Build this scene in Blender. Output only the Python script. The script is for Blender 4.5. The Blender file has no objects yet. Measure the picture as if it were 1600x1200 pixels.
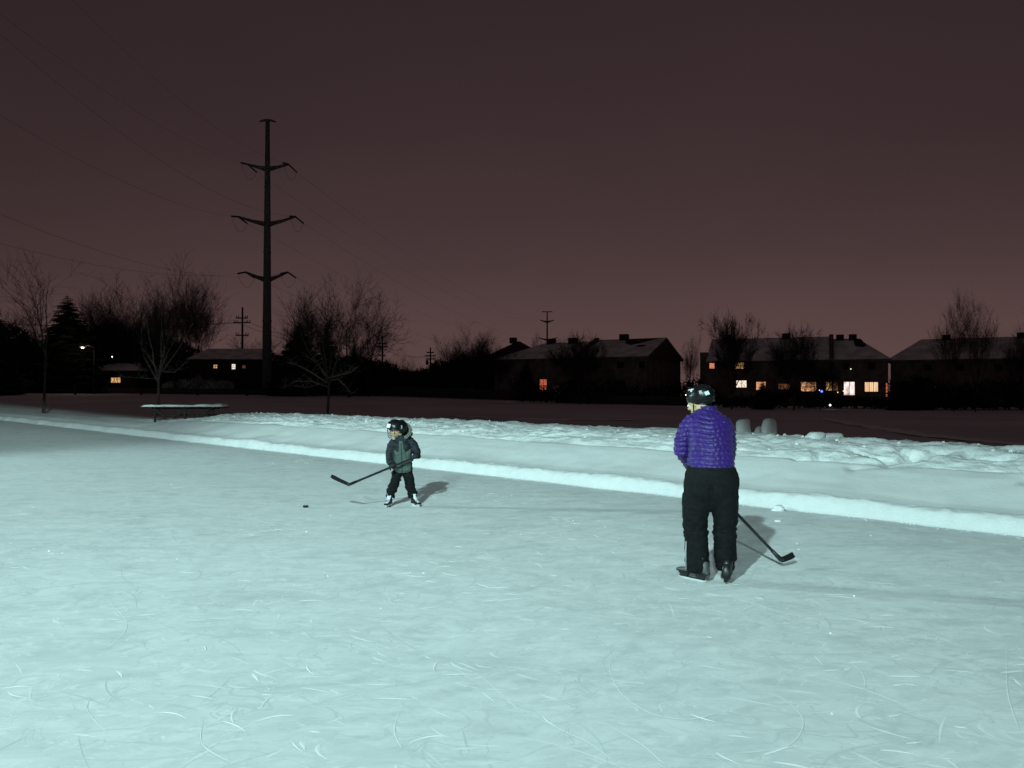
import bpy, bmesh, math, random
import numpy as np
from mathutils import Vector, Matrix, noise

R = math.radians
rng = random.Random(7)
S = bpy.context.scene
C = S.collection

# ------------------------------------------------------------------ camera, sky, lamps, exposure
F = 1208.0                    # focal length in photograph pixels (1600 wide)
CAMZ = 1.65
HOR = 610.0                   # row of the horizon
cam_d = bpy.data.cameras.new('camera')
cam = bpy.data.objects.new('camera', cam_d); C.objects.link(cam)
cam_d.sensor_width = 36.0
cam_d.lens = 36.0 * F / 1600.0
cam_d.clip_end = 5000
cam_d.clip_start = 0.05
cam.location = (0, 0, CAMZ)
cam.rotation_euler = (R(90) + math.atan(10.0 / F), 0, 0)
S.camera = cam

w = bpy.data.worlds.new('World'); S.world = w; w.use_nodes = True
nt = w.node_tree; nt.nodes.clear()
def nn(t, **kw):
    n = nt.nodes.new(t)
    for k, v in kw.items(): setattr(n, k, v)
    return n
tc = nn('ShaderNodeTexCoord'); sx = nn('ShaderNodeSeparateXYZ')
nt.links.new(tc.outputs['Generated'], sx.inputs[0])
rp = nn('ShaderNodeValToRGB')
rp.color_ramp.interpolation = 'B_SPLINE'
els = [(0.0, (0.108, 0.062, 0.060)), (0.07, (0.098, 0.057, 0.056)), (0.13, (0.076, 0.044, 0.044)),
       (0.22, (0.053, 0.0315, 0.0325)), (0.34, (0.041, 0.0245, 0.0265)), (0.46, (0.036, 0.0215, 0.0235)), (1.0, (0.025, 0.015, 0.0165))]
cr = rp.color_ramp
while len(cr.elements) > 1: cr.elements.remove(cr.elements[-1])
cr.elements[0].position = els[0][0]; cr.elements[0].color = (*els[0][1], 1)
for p, c in els[1:]:
    e = cr.elements.new(p); e.color = (*c, 1)
# town glow is stronger ahead and slightly left/right of centre; low cloud mottles it a little
nz = nn('ShaderNodeTexNoise'); nz.inputs['Scale'].default_value = 2.2; nz.inputs['Detail'].default_value = 3
mp = nn('ShaderNodeMapping'); mp.inputs['Scale'].default_value = (1, 1, 2.5)
nt.links.new(tc.outputs['Generated'], mp.inputs[0]); nt.links.new(mp.outputs[0], nz.inputs['Vector'])
mr = nn('ShaderNodeMapRange'); mr.inputs[1].default_value = 0.3; mr.inputs[2].default_value = 0.7
mr.inputs[3].default_value = 0.93; mr.inputs[4].default_value = 1.07
nt.links.new(nz.outputs['Fac'], mr.inputs[0])
# glow direction: ahead (+y)
dot = nn('ShaderNodeVectorMath', operation='DOT_PRODUCT'); dot.inputs[1].default_value = (0.16, 0.987, 0.0)
nt.links.new(tc.outputs['Generated'], dot.inputs[0])
mr2 = nn('ShaderNodeMapRange'); mr2.inputs[1].default_value = 0.55; mr2.inputs[2].default_value = 1.0
mr2.inputs[3].default_value = 0.70; mr2.inputs[4].default_value = 1.04
nt.links.new(dot.outputs['Value'], mr2.inputs[0])
mul = nn('ShaderNodeMath', operation='MULTIPLY')
nt.links.new(mr.outputs[0], mul.inputs[0]); nt.links.new(mr2.outputs[0], mul.inputs[1])
bg = nn('ShaderNodeBackground'); out = nn('ShaderNodeOutputWorld')
nt.links.new(sx.outputs['Z'], rp.inputs[0]); nt.links.new(rp.outputs[0], bg.inputs['Color'])
nt.links.new(mul.outputs[0], bg.inputs['Strength']); nt.links.new(bg.outputs[0], out.inputs[0])

S.view_settings.view_transform = 'Standard'; S.view_settings.look = 'None'
S.view_settings.exposure = 0.0; S.view_settings.gamma = 1.0
S.view_settings.use_curve_mapping = False
S.render.engine = 'CYCLES'
S.cycles.use_denoising = True; S.cycles.denoising_prefilter = 'ACCURATE'; S.cycles.use_adaptive_sampling = False; S.cycles.sample_clamp_direct = 6.0
S.cycles.max_bounces = 5; S.cycles.diffuse_bounces = 3; S.cycles.glossy_bounces = 2
S.cycles.transmission_bounces = 2; S.cycles.sample_clamp_indirect = 0.8

LAMP_MAIN = Vector((-3.3, -3.7, 7.5))
LAMP_SIDE = Vector((-18.5, 13.6, 5.9))
N2 = Vector((0.7071, 0.7071, 0))

def flood_light(name, loc, power, color, aim, near_exp, cut_lo, cut_hi, radius, gauss):
    """an asymmetric rink floodlight: its reflector throws more light far than near and cuts off sharply above the beam"""
    d = bpy.data.lights.new(name, 'POINT'); o = bpy.data.objects.new(name, d); C.objects.link(o)
    o.location = loc; d.energy = power; d.color = color; d.shadow_soft_size = radius
    d.use_nodes = True; t = d.node_tree; t.nodes.clear(); L = t.links
    g = t.nodes.new('ShaderNodeNewGeometry'); s = t.nodes.new('ShaderNodeSeparateXYZ'); L.new(g.outputs['Incoming'], s.inputs[0])
    def m(op, a, b=None, clamp=False):
        n = t.nodes.new('ShaderNodeMath'); n.operation = op; n.use_clamp = clamp
        for i, v in ((0, a), (1, b)):
            if v is None: continue
            if isinstance(v, (int, float)): n.inputs[i].default_value = v
            else: L.new(v, n.inputs[i])
        return n.outputs[0]
    dz = m('MAXIMUM', m('MULTIPLY', s.outputs['Z'], -1.0), 0.03)
    ax = Vector(aim).normalized()
    fw = m('ADD', m('MULTIPLY', s.outputs['X'], ax.x), m('MULTIPLY', s.outputs['Y'], ax.y))
    u = m('DIVIDE', dz, m('MAXIMUM', fw, 0.02))
    cut = t.nodes.new('ShaderNodeMapRange'); cut.interpolation_type = 'SMOOTHSTEP'
    L.new(u, cut.inputs[0]); cut.inputs[1].default_value = cut_lo; cut.inputs[2].default_value = cut_hi
    cut.inputs[3].default_value = 0.013; cut.inputs[4].default_value = 1.0
    boost = m('POWER', m('MAXIMUM', dz, 0.10), -near_exp)
    # side falloff of the beam about its plan axis
    sd = m('ADD', m('MULTIPLY', s.outputs['X'], gauss[0]), m('MULTIPLY', s.outputs['Y'], gauss[1]))
    sdm = t.nodes.new('ShaderNodeMapRange'); sdm.interpolation_type = 'SMOOTHSTEP'
    L.new(sd, sdm.inputs[0]); sdm.inputs[1].default_value = gauss[2]; sdm.inputs[2].default_value = gauss[3]
    sdm.inputs[3].default_value = gauss[4]; sdm.inputs[4].default_value = 1.0
    e = t.nodes.new('ShaderNodeEmission'); e.inputs['Color'].default_value = (1, 1, 1, 1)
    L.new(m('MULTIPLY', m('MULTIPLY', cut.outputs[0], boost), sdm.outputs[0]), e.inputs['Strength'])
    o2 = t.nodes.new('ShaderNodeOutputLight'); L.new(e.outputs[0], o2.inputs[0])
    return o
TINT = (0.645, 1.0, 0.975)
LAMP_FILL = Vector((-6.2, -25.0, 12.0))
flood_light('rink_floodlight_beam', LAMP_MAIN, 2350, TINT, N2, 1.80, 0.330, 0.395, 0.16, (-0.75, 0.66, -0.6, 0.6, 0.30))
flood_light('added_fill_beam', LAMP_FILL, 2900, TINT, N2, 1.9, 0.352, 0.400, 0.5, (-0.75, 0.66, -0.6, 0.6, 0.5))  # added unseen fill lamp, lightens the shadows; its own fall mostly behind the skaters
flood_light('side_floodlight_beam', LAMP_SIDE, 900, TINT, N2, 1.6, 0.25, 0.345, 0.2, (0.9, -0.43, 0.0, 0.4, 0.0))

# ------------------------------------------------------------------ helpers
def pix(px, py, d):           # point seen at photograph pixel (px,py) at depth d
    return Vector(((px - 800.0) / F * d, d, CAMZ + (HOR - py) / F * d))
def tag(o, label=None, cat=None, group=None, kind=None):
    if label: o['label'] = label
    if cat: o['category'] = cat
    if group: o['group'] = group
    if kind: o['kind'] = kind
    return o
def empty(name, loc=(0, 0, 0), rz=0.0):
    o = bpy.data.objects.new(name, None); C.objects.link(o); o.location = loc; o.rotation_euler = (0, 0, rz); return o
def link_mesh(name, me, mat, parent=None, smooth=False):
    if mat is not None:
        for m in (mat if isinstance(mat, (list, tuple)) else [mat]): me.materials.append(m)
    if smooth: me.polygons.foreach_set('use_smooth', [True] * len(me.polygons))
    o = bpy.data.objects.new(name, me); C.objects.link(o)
    if parent is not None: o.parent = parent
    return o
def pmesh(name, V, Fc, mat, parent=None, smooth=False):
    me = bpy.data.meshes.new(name); me.from_pydata([tuple(v) for v in V], [], Fc); me.update()
    return link_mesh(name, me, mat, parent, smooth)
def copy_tree(o, parent=None):
    c = o.copy(); C.objects.link(c); c.parent = parent
    for ch in list(o.children): copy_tree(ch, c)
    return c

class MB:
    """collects simple shapes for one mesh"""
    def __init__(s): s.v = []; s.f = []; s.mi = []
    def add(s, V, Fc, mi=0):
        b = len(s.v); s.v += [tuple(v) for v in V]; s.f += [tuple(i + b for i in f) for f in Fc]; s.mi += [mi] * len(Fc)
        return s
    def box(s, c, d, M=None, mi=0):
        V = [Vector((c[0] + sx * d[0] / 2, c[1] + sy * d[1] / 2, c[2] + sz * d[2] / 2)) for sz in (-1, 1) for sy in (-1, 1) for sx in (-1, 1)]
        if M: V = [M @ v for v in V]
        return s.add(V, [(0, 2, 3, 1), (4, 5, 7, 6), (0, 1, 5, 4), (2, 6, 7, 3), (0, 4, 6, 2), (1, 3, 7, 5)], mi)
    def bar(s, a, b, w, h, up=(0, 0, 1), mi=0):
        a = Vector(a); b = Vector(b); x = (b - a); L = x.length; x.normalize(); up = Vector(up)
        y = up.cross(x)
        if y.length < 1e-4: y = Vector((1, 0, 0)).cross(x)
        y.normalize(); z = x.cross(y)
        M = Matrix((( x.x, y.x, z.x, a.x), (x.y, y.y, z.y, a.y), (x.z, y.z, z.z, a.z), (0, 0, 0, 1)))
        return s.box((L / 2, 0, 0), (L, w, h), M, mi)
    def tube(s, pts, rad, n=8, mi=0, ry=None):
        """loft of round (or oval) rings along pts; closed ends"""
        pts = [Vector(p) for p in pts]; k = len(pts)
        if isinstance(rad, (int, float)): rad = [rad] * k
        rings = []; side = None
        for i in range(k):
            t = (pts[min(i + 1, k - 1)] - pts[max(i - 1, 0)]).normalized()
            if side is None:
                side = t.cross(Vector((0, 0, 1)))
                if side.length < 1e-3: side = Vector((1, 0, 0))
            side = (side - t * side.dot(t)).normalized(); up = side.cross(t)
            r2 = rad[i] if ry is None else ry[i]
            rings += [pts[i] + side * math.cos(2 * math.pi * j / n) * rad[i] + up * math.sin(2 * math.pi * j / n) * r2 for j in range(n)]
        fc = [(i * n + j, i * n + (j + 1) % n, (i + 1) * n + (j + 1) % n, (i + 1) * n + j) for i in range(k - 1) for j in range(n)]
        fc += [tuple(range(n))[::-1], tuple((k - 1) * n + j for j in range(n))]
        return s.add(rings, fc, mi)
    def stack(s, secs, n=24, mi=0):
        """loft of horizontal ovals: (z, xc, yc, rx, ry)"""
        V = [Vector((xc + rx * math.cos(2 * math.pi * j / n), yc + ry * math.sin(2 * math.pi * j / n), z)) for z, xc, yc, rx, ry in secs for j in range(n)]
        k = len(secs)
        fc = [(i * n + j, i * n + (j + 1) % n, (i + 1) * n + (j + 1) % n, (i + 1) * n + j) for i in range(k - 1) for j in range(n)]
        fc += [tuple(range(n))[::-1], tuple((k - 1) * n + j for j in range(n))]
        return s.add(V, fc, mi)
    def ball(s, c, r, n=14, m=9, mi=0):
        c = Vector(c); r = (r, r, r) if isinstance(r, (int, float)) else r
        V = [c + Vector((0, 0, r[2]))]
        for i in range(1, m):
            a = math.pi * i / m
            V += [c + Vector((r[0] * math.sin(a) * math.cos(2 * math.pi * j / n), r[1] * math.sin(a) * math.sin(2 * math.pi * j / n), r[2] * math.cos(a))) for j in range(n)]
        V.append(c - Vector((0, 0, r[2])))
        fc = [(0, 1 + j, 1 + (j + 1) % n) for j in range(n)]
        fc += [(1 + i * n + j, 1 + (i + 1) * n + j, 1 + (i + 1) * n + (j + 1) % n, 1 + i * n + (j + 1) % n) for i in range(m - 2) for j in range(n)]
        last = len(V) - 1; b = 1 + (m - 2) * n
        fc += [(last, b + (j + 1) % n, b + j) for j in range(n)]
        return s.add(V, fc, mi)
    def build(s, name, mat, parent=None, smooth=False, bevel=0):
        o = pmesh(name, s.v, s.f, mat, parent, smooth)
        if any(s.mi): o.data.polygons.foreach_set('material_index', s.mi)
        if bevel:
            m = o.modifiers.new('bevel', 'BEVEL'); m.width = bevel; m.segments = 2; m.limit_method = 'ANGLE'
        return o

def fuse(mb, voxel, smooth_it=4, disp=None, sub=0):
    """one continuous skin over overlapping closed shapes"""
    me = bpy.data.meshes.new('tmp'); me.from_pydata(mb.v, [], mb.f); me.update()
    o = bpy.data.objects.new('tmp', me); C.objects.link(o)
    r = o.modifiers.new('r', 'REMESH'); r.mode = 'VOXEL'; r.voxel_size = voxel; r.use_smooth_shade = True
    sm = o.modifiers.new('s', 'SMOOTH'); sm.iterations = smooth_it; sm.factor = 0.6
    dg = bpy.context.evaluated_depsgraph_get(); ev = o.evaluated_get(dg)
    me2 = bpy.data.meshes.new_from_object(ev)
    bpy.data.objects.remove(o); bpy.data.meshes.remove(me)
    if disp:
        n = len(me2.vertices)
        co = np.empty(n * 3); me2.vertices.foreach_get('co', co); co = co.reshape(-1, 3)
        no = np.empty(n * 3); me2.vertices.foreach_get('normal', no); no = no.reshape(-1, 3)
        co2 = co + no * disp(co, no)[:, None]
        me2.vertices.foreach_set('co', co2.ravel()); me2.update()
    return me2
def nfbm(co, sc, seed=0.0, oct=3):
    return np.array([noise.fractal(Vector((p[0] * sc[0] + seed, p[1] * sc[1] + seed, p[2] * sc[2])), 0.6, 2.0, oct) for p in co])

# ------------------------------------------------------------------ materials
MATS = {}
def mat(name, col, rough=0.7, spec=0.3, metal=0.0, var=0.0, vscale=8.0, bump=0.0, bscale=40.0, sheen=0.0, col2=None, vstretch=(1, 1, 1), coat=0.0):
    if name in MATS: return MATS[name]
    m = bpy.data.materials.new(name); m.use_nodes = True; t = m.node_tree; b = t.nodes['Principled BSDF']
    b.inputs['Base Color'].default_value = (*col, 1); b.inputs['Roughness'].default_value = rough
    b.inputs['Specular IOR Level'].default_value = spec; b.inputs['Metallic'].default_value = metal
    b.inputs['Coat Weight'].default_value = coat
    if sheen: b.inputs['Sheen Weight'].default_value = sheen
    tc = t.nodes.new('ShaderNodeTexCoord')
    if var or col2:
        mp = t.nodes.new('ShaderNodeMapping'); mp.inputs['Scale'].default_value = vstretch
        n = t.nodes.new('ShaderNodeTexNoise'); n.inputs['Scale'].default_value = vscale; n.inputs['Detail'].default_value = 5
        t.links.new(tc.outputs['Object'], mp.inputs[0]); t.links.new(mp.outputs[0], n.inputs['Vector'])
        r = t.nodes.new('ShaderNodeValToRGB'); r.color_ramp.elements[0].position = 0.35; r.color_ramp.elements[1].position = 0.65
        if col2: c1, c2 = col, col2
        else: c1 = tuple(c * (1 - var) for c in col); c2 = tuple(min(1, c * (1 + var)) for c in col)
        r.color_ramp.elements[0].color = (*c1, 1); r.color_ramp.elements[1].color = (*c2, 1)
        t.links.new(n.outputs['Fac'], r.inputs[0]); t.links.new(r.outputs[0], b.inputs['Base Color'])
    if bump:
        n = t.nodes.new('ShaderNodeTexNoise'); n.inputs['Scale'].default_value = bscale; n.inputs['Detail'].default_value = 6
        t.links.new(tc.outputs['Object'], n.inputs['Vector'])
        bp = t.nodes.new('ShaderNodeBump'); bp.inputs['Strength'].default_value = 1.0; bp.inputs['Distance'].default_value = bump
        t.links.new(n.outputs['Fac'], bp.inputs['Height']); t.links.new(bp.outputs[0], b.inputs['Normal'])
    MATS[name] = m; return m
def glow(name, c1, c2, strength, vscale=(3, 1, 3)):
    """a lit window or lamp: light, with what stands behind the glass breaking it up"""
    m = bpy.data.materials.new(name); m.use_nodes = True; t = m.node_tree; t.nodes.clear()
    tc = t.nodes.new('ShaderNodeTexCoord'); mp = t.nodes.new('ShaderNodeMapping'); mp.inputs['Scale'].default_value = vscale
    n = t.nodes.new('ShaderNodeTexNoise'); n.inputs['Scale'].default_value = 1.0; n.inputs['Detail'].default_value = 3
    r = t.nodes.new('ShaderNodeValToRGB'); r.color_ramp.elements[0].position = 0.38; r.color_ramp.elements[1].position = 0.62
    r.color_ramp.elements[0].color = (*c1, 1); r.color_ramp.elements[1].color = (*c2, 1)
    e = t.nodes.new('ShaderNodeEmission'); e.inputs['Strength'].default_value = strength; o = t.nodes.new('ShaderNodeOutputMaterial')
    L = t.links; L.new(tc.outputs['Object'], mp.inputs[0]); L.new(mp.outputs[0], n.inputs['Vector']); L.new(n.outputs['Fac'], r.inputs[0])
    L.new(r.outputs[0], e.inputs['Color']); L.new(e.outputs[0], o.inputs[0])
    return m

SNOW = mat('bank_snow', (0.82, 0.84, 0.85), 0.75, 0.2, var=0.04, vscale=1.3, bump=0.005, bscale=14.0)
SNOWF = mat('field_snow', (0.70, 0.72, 0.74), 0.8, 0.15, var=0.10, vscale=0.12, bump=0.03, bscale=1.5)
SNOWR = mat('roof_snow', (0.88, 0.89, 0.90), 0.8, 0.15, col2=(0.55, 0.56, 0.58), vscale=0.8)
DUST = mat('snow_dusted_twigs', (0.16, 0.16, 0.17), 0.9, 0.1, col2=(0.45, 0.46, 0.48), vscale=0.9)
BARK = mat('dark_bark', (0.040, 0.033, 0.030), 0.95, 0.1, var=0.3)
BARKP = mat('pale_bark', (0.22, 0.22, 0.19), 0.95, 0.1, var=0.35)
NEEDLE = mat('spruce_needles', (0.025, 0.035, 0.026), 0.95, 0.1, var=0.4, vscale=2)
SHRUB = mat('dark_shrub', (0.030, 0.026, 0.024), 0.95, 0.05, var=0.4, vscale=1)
WALL = mat('brown_brick', (0.13, 0.105, 0.095), 0.9, 0.1, var=0.35, vscale=1.2)
WALLP = mat('pale_stucco', (0.17, 0.15, 0.14), 0.9, 0.1, var=0.2, vscale=0.6)
SHINGLE = mat('dark_shingle', (0.040, 0.038, 0.038), 0.9, 0.15, var=0.3)
TRIM = mat('white_trim', (0.40, 0.39, 0.37), 0.6, 0.3)
DARKGLASS = mat('dark_glass', (0.02, 0.02, 0.022), 0.5, 0.08)
STEEL = mat('weathered_steel', (0.10, 0.10, 0.095), 0.7, 0.3, var=0.25)
STEELF = mat('far_steel', (0.12, 0.085, 0.085), 0.7, 0.3)
WOODP = mat('creosoted_pole', (0.05, 0.042, 0.038), 0.9, 0.1)
WIRE = mat('conductor_wire', (0.05, 0.045, 0.045), 0.6, 0.3)
TABLEW = mat('weathered_planks', (0.016, 0.014, 0.012), 0.85, 0.2, var=0.3)

# ice: scraped and wind-dusted grey ice with streaks of snow
ice = bpy.data.materials.new('rink_ice'); ice.use_nodes = True; t = ice.node_tree; b = t.nodes['Principled BSDF']; L = t.links
tc = t.nodes.new('ShaderNodeTexCoord')
def noise_node(scale, stretch, rot, detail, rough=0.55, dist=0.0):
    mp = t.nodes.new('ShaderNodeMapping'); mp.inputs['Scale'].default_value = stretch; mp.inputs['Rotation'].default_value = (0, 0, R(rot))
    n = t.nodes.new('ShaderNodeTexNoise'); n.inputs['Scale'].default_value = scale; n.inputs['Detail'].default_value = detail
    n.inputs['Roughness'].default_value = rough; n.inputs['Distortion'].default_value = dist
    L.new(tc.outputs['Object'], mp.inputs[0]); L.new(mp.outputs[0], n.inputs['Vector']); return n.outputs['Fac']
def ramp(fac, stops):
    r = t.nodes.new('ShaderNodeValToRGB'); e = r.color_ramp.elements
    while len(e) > 1: e.remove(e[-1])
    e[0].position = stops[0][0]; e[0].color = (*stops[0][1], 1)
    for p, c in stops[1:]: x = e.new(p); x.color = (*c, 1)
    L.new(fac, r.inputs[0]); return r.outputs[0]
def mixc(f, a, b_, mode='MIX'):
    m = t.nodes.new('ShaderNodeMix'); m.data_type = 'RGBA'; m.blend_type = mode
    if isinstance(f, float): m.inputs[0].default_value = f
    else: L.new(f, m.inputs[0])
    for i, v in ((6, a), (7, b_)):
        if isinstance(v, tuple): m.inputs[i].default_value = (*v, 1)
        else: L.new(v, m.inputs[i])
    return m.outputs[2]
big = ramp(noise_node(0.35, (1, 1, 1), 0, 4), [(0.3, (0.83, 0.85, 0.86)), (0.7, (0.90, 0.92, 0.93))])
streak = noise_node(2.6, (1.0, 1.9, 1), 28, 9, 0.70, 1.2)
streak2 = noise_node(7.0, (1.0, 2.6, 1), -35, 8, 0.68, 1.0)
fine = noise_node(60.0, (1, 2, 1), 10, 5, 0.7)
c = mixc(ramp(streak, [(0.42, (0, 0, 0)), (0.60, (1, 1, 1))]), mixc(1.0, big, (0.90, 0.905, 0.91), 'MULTIPLY'), mixc(1.0, big, (1.04, 1.04, 1.04), 'MULTIPLY'))
smear = noise_node(0.9, (1.0, 1.7, 1), 35, 8, 0.62, 1.8)
c = mixc(ramp(smear, [(0.36, (1, 1, 1)), (0.50, (0, 0, 0))]), c, mixc(1.0, c, (0.87, 0.88, 0.885), 'MULTIPLY'))
patch = noise_node(2.7, (1.0, 1.4, 1), -15, 9, 0.72, 2.2)
c = mixc(ramp(patch, [(0.36, (0.8, 0.8, 0.8)), (0.44, (0, 0, 0))]), c, mixc(1.0, c, (0.86, 0.87, 0.875), 'MULTIPLY'))
c = mixc(ramp(patch, [(0.58, (0, 0, 0)), (0.66, (0.8, 0.8, 0.8))]), c, (0.96, 0.965, 0.965))
c = mixc(ramp(streak2, [(0.58, (0, 0, 0)), (0.72, (0.55, 0.55, 0.55))]), c, (0.90, 0.92, 0.92))
c = mixc(ramp(fine, [(0.30, (0.35, 0.35, 0.35)), (0.45, (0, 0, 0))]), c, mixc(1.0, c, (0.92, 0.93, 0.93), 'MULTIPLY'))
def scratch(scale, stretch, rot, width, dist, mscale, mlo, mhi, seed):
    mp = t.nodes.new('ShaderNodeMapping'); mp.inputs['Scale'].default_value = stretch; mp.inputs['Rotation'].default_value = (0, 0, R(rot)); mp.inputs['Location'].default_value = (seed, seed * 1.7, seed)
    n = t.nodes.new('ShaderNodeTexNoise'); n.inputs['Scale'].default_value = scale; n.inputs['Detail'].default_value = 2.0; n.inputs['Roughness'].default_value = 0.42; n.inputs['Distortion'].default_value = dist
    L.new(tc.outputs['Object'], mp.inputs[0]); L.new(mp.outputs[0], n.inputs['Vector'])
    def mm(op, a, b_=None):
        q = t.nodes.new('ShaderNodeMath'); q.operation = op
        for k_, v in ((0, a), (1, b_)):
            if v is None: continue
            if isinstance(v, (int, float)): q.inputs[k_].default_value = v
            else: L.new(v, q.inputs[k_])
        return q.outputs[0]
    ab = mm('ABSOLUTE', mm('SUBTRACT', n.outputs['Fac'], 0.5))
    r1 = t.nodes.new('ShaderNodeMapRange'); r1.interpolation_type = 'SMOOTHSTEP'; L.new(ab, r1.inputs[0]); r1.inputs[1].default_value = 0; r1.inputs[2].default_value = width; r1.inputs[3].default_value = 1; r1.inputs[4].default_value = 0
    m_ = t.nodes.new('ShaderNodeTexNoise'); m_.inputs['Scale'].default_value = mscale; m_.inputs['Detail'].default_value = 4; m_.inputs['Roughness'].default_value = 0.65; L.new(mp.outputs[0], m_.inputs['Vector'])
    r2 = t.nodes.new('ShaderNodeMapRange'); r2.interpolation_type = 'SMOOTHSTEP'; L.new(m_.outputs['Fac'], r2.inputs[0]); r2.inputs[1].default_value = mlo; r2.inputs[2].default_value = mhi
    return mm('MULTIPLY', r1.outputs[0], r2.outputs[0])
s1 = scratch(1.1, (1, 1.7, 1), 25, 0.0075, 0.5, 2.2, 0.44, 0.56, 1.0)
s2 = scratch(1.9, (1, 2.2, 1), -20, 0.011, 0.9, 2.6, 0.46, 0.58, 5.0)
s3 = scratch(2.6, (1.6, 1.0, 1), 40, 0.013, 1.2, 2.4, 0.47, 0.60, 9.0)
s4 = scratch(4.5, (1, 2.0, 1), 10, 0.026, 1.0, 3.0, 0.48, 0.60, 13.0)
s5 = scratch(0.7, (1, 1.4, 1), 60, 0.0045, 0.3, 1.8, 0.43, 0.55, 17.0)
for sc_, col_ in ((s1, (0.70, 0.73, 0.74)), (s2, (0.975, 0.98, 0.98)), (s3, (0.68, 0.71, 0.72)), (s4, (0.975, 0.98, 0.98)), (s5, (0.70, 0.73, 0.74))):
    m9 = t.nodes.new('ShaderNodeMath'); m9.operation = 'MULTIPLY'; m9.inputs[1].default_value = 1.0; L.new(sc_, m9.inputs[0]); c = mixc(m9.outputs[0], c, col_)
L.new(c, b.inputs['Base Color']); b.inputs['Roughness'].default_value = 0.5; b.inputs['Specular IOR Level'].default_value = 0.18
bp = t.nodes.new('ShaderNodeBump'); bp.inputs['Distance'].default_value = 0.0022; bp.inputs['Strength'].default_value = 1.0
add = t.nodes.new('ShaderNodeMath'); add.operation = 'ADD'; L.new(streak, add.inputs[0])
m2 = t.nodes.new('ShaderNodeMath'); m2.operation = 'MULTIPLY'; m2.inputs[1].default_value = 0.8; L.new(streak2, m2.inputs[0]); L.new(m2.outputs[0], add.inputs[1])
L.new(add.outputs[0], bp.inputs['Height']); L.new(bp.outputs[0], b.inputs['Normal'])
ICE = ice
SHAVE = mat('shaved_snow', (0.95, 0.96, 0.97), 0.8, 0.15)
GROOVE = mat('cut_ice', (0.70, 0.74, 0.75), 0.45, 0.25)

# ------------------------------------------------------------------ terrain
PXS = [-900, 0, 400, 600, 800, 1200, 1600, 2400]
DFAR = [115, 106, 100, 96, 90, 78, 64, 58]
PYF = [611, 612.5, 616.5, 619, 625, 635.5, 642, 648]
def sstep(x, a, b_):
    x = np.clip((x - a) / (b_ - a), 0, 1); return x * x * (3 - 2 * x)
def field_z(x, y):
    x = np.asarray(x, float); y = np.asarray(y, float)
    yy = np.maximum(y, 1e-3)
    px = np.clip(800 + F * x / np.maximum(yy, np.abs(x) * 0.5 + 1e-3), -900, 2400)
    df = np.interp(px, PXS, DFAR); zf = CAMZ - (np.interp(px, PXS, PYF) - HOR) / F * df
    r = np.where(y > 0, y, 0)
    return 0.02 + (zf - 0.02) * sstep(r, 30, df)
def fz(x, y): return float(field_z(x, y))
def ground_at(px, py):
    """depth along the ray of column px at which the field is seen at row py"""
    lo, hi = 12.0, 140.0
    best = None
    for i in range(600):
        d = lo + (hi - lo) * i / 599
        z = fz((px - 800) / F * d, d); row = HOR + (CAMZ - z) / d * F
        if best is None or abs(row - py) < best[0]: best = (abs(row - py), d, z)
    return best[1], best[2]
EDGE = 14.5
def st(x, y): return (x + y - EDGE) / math.sqrt(2), (x - y) / math.sqrt(2)
def xy(s, t_): return (s * math.sqrt(2) + EDGE + t_ * math.sqrt(2)) / 2, (s * math.sqrt(2) + EDGE - t_ * math.sqrt(2)) / 2

# big ground sheet (polar rings out to the horizon), dug out a little below the rink
rad = list(np.concatenate([[0.0], np.linspace(2, 24, 12), 24 * (1800 / 24) ** (np.arange(1, 150) / 149)]))
NA = 540
ang = np.arange(NA) * 2 * math.pi / NA
V = []
for r in rad:
    X = r * np.cos(ang); Y = r * np.sin(ang); Z = field_z(X, Y)
    s_ = (X + Y - EDGE) / math.sqrt(2); t_ = (X - Y) / math.sqrt(2)
    inside = (1 - sstep(s_, 3.4, 5.2)) * sstep(s_, -46, -42) * sstep(t_, -84, -80) * (1 - sstep(t_, 46, 50))
    Z = Z * (1 - inside) - 0.25 * inside
    near = (r > 10) & (r < 140)
    for i in range(NA):
        z = Z[i]
        if near and inside[i] < 0.5: z += 0.035 * noise.fractal(Vector((X[i] * 0.25, Y[i] * 0.25, 3.0)), 0.6, 2.0, 3)
        V.append((X[i], Y[i], z))
Fc = [(i * NA + j, (i + 1) * NA + j, (i + 1) * NA + (j + 1) % NA, i * NA + (j + 1) % NA) for i in range(len(rad) - 1) for j in range(NA)]
tag(pmesh('ground', V, Fc, SNOWF, smooth=True), 'dark open field under snow beyond the snow bank', kind='structure')

# ice sheet
mb = MB()
Vv = [(*xy(s_, t_), 0.0) for s_, t_ in ((-42.5, -80.5), (0.35, -80.5), (0.35, 46.5), (-42.5, 46.5))]
mb.add(Vv, [(0, 3, 2, 1)])
tag(mb.build('ice_rink', ICE), 'pale green lit outdoor ice with skate marks', kind='structure')

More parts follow.
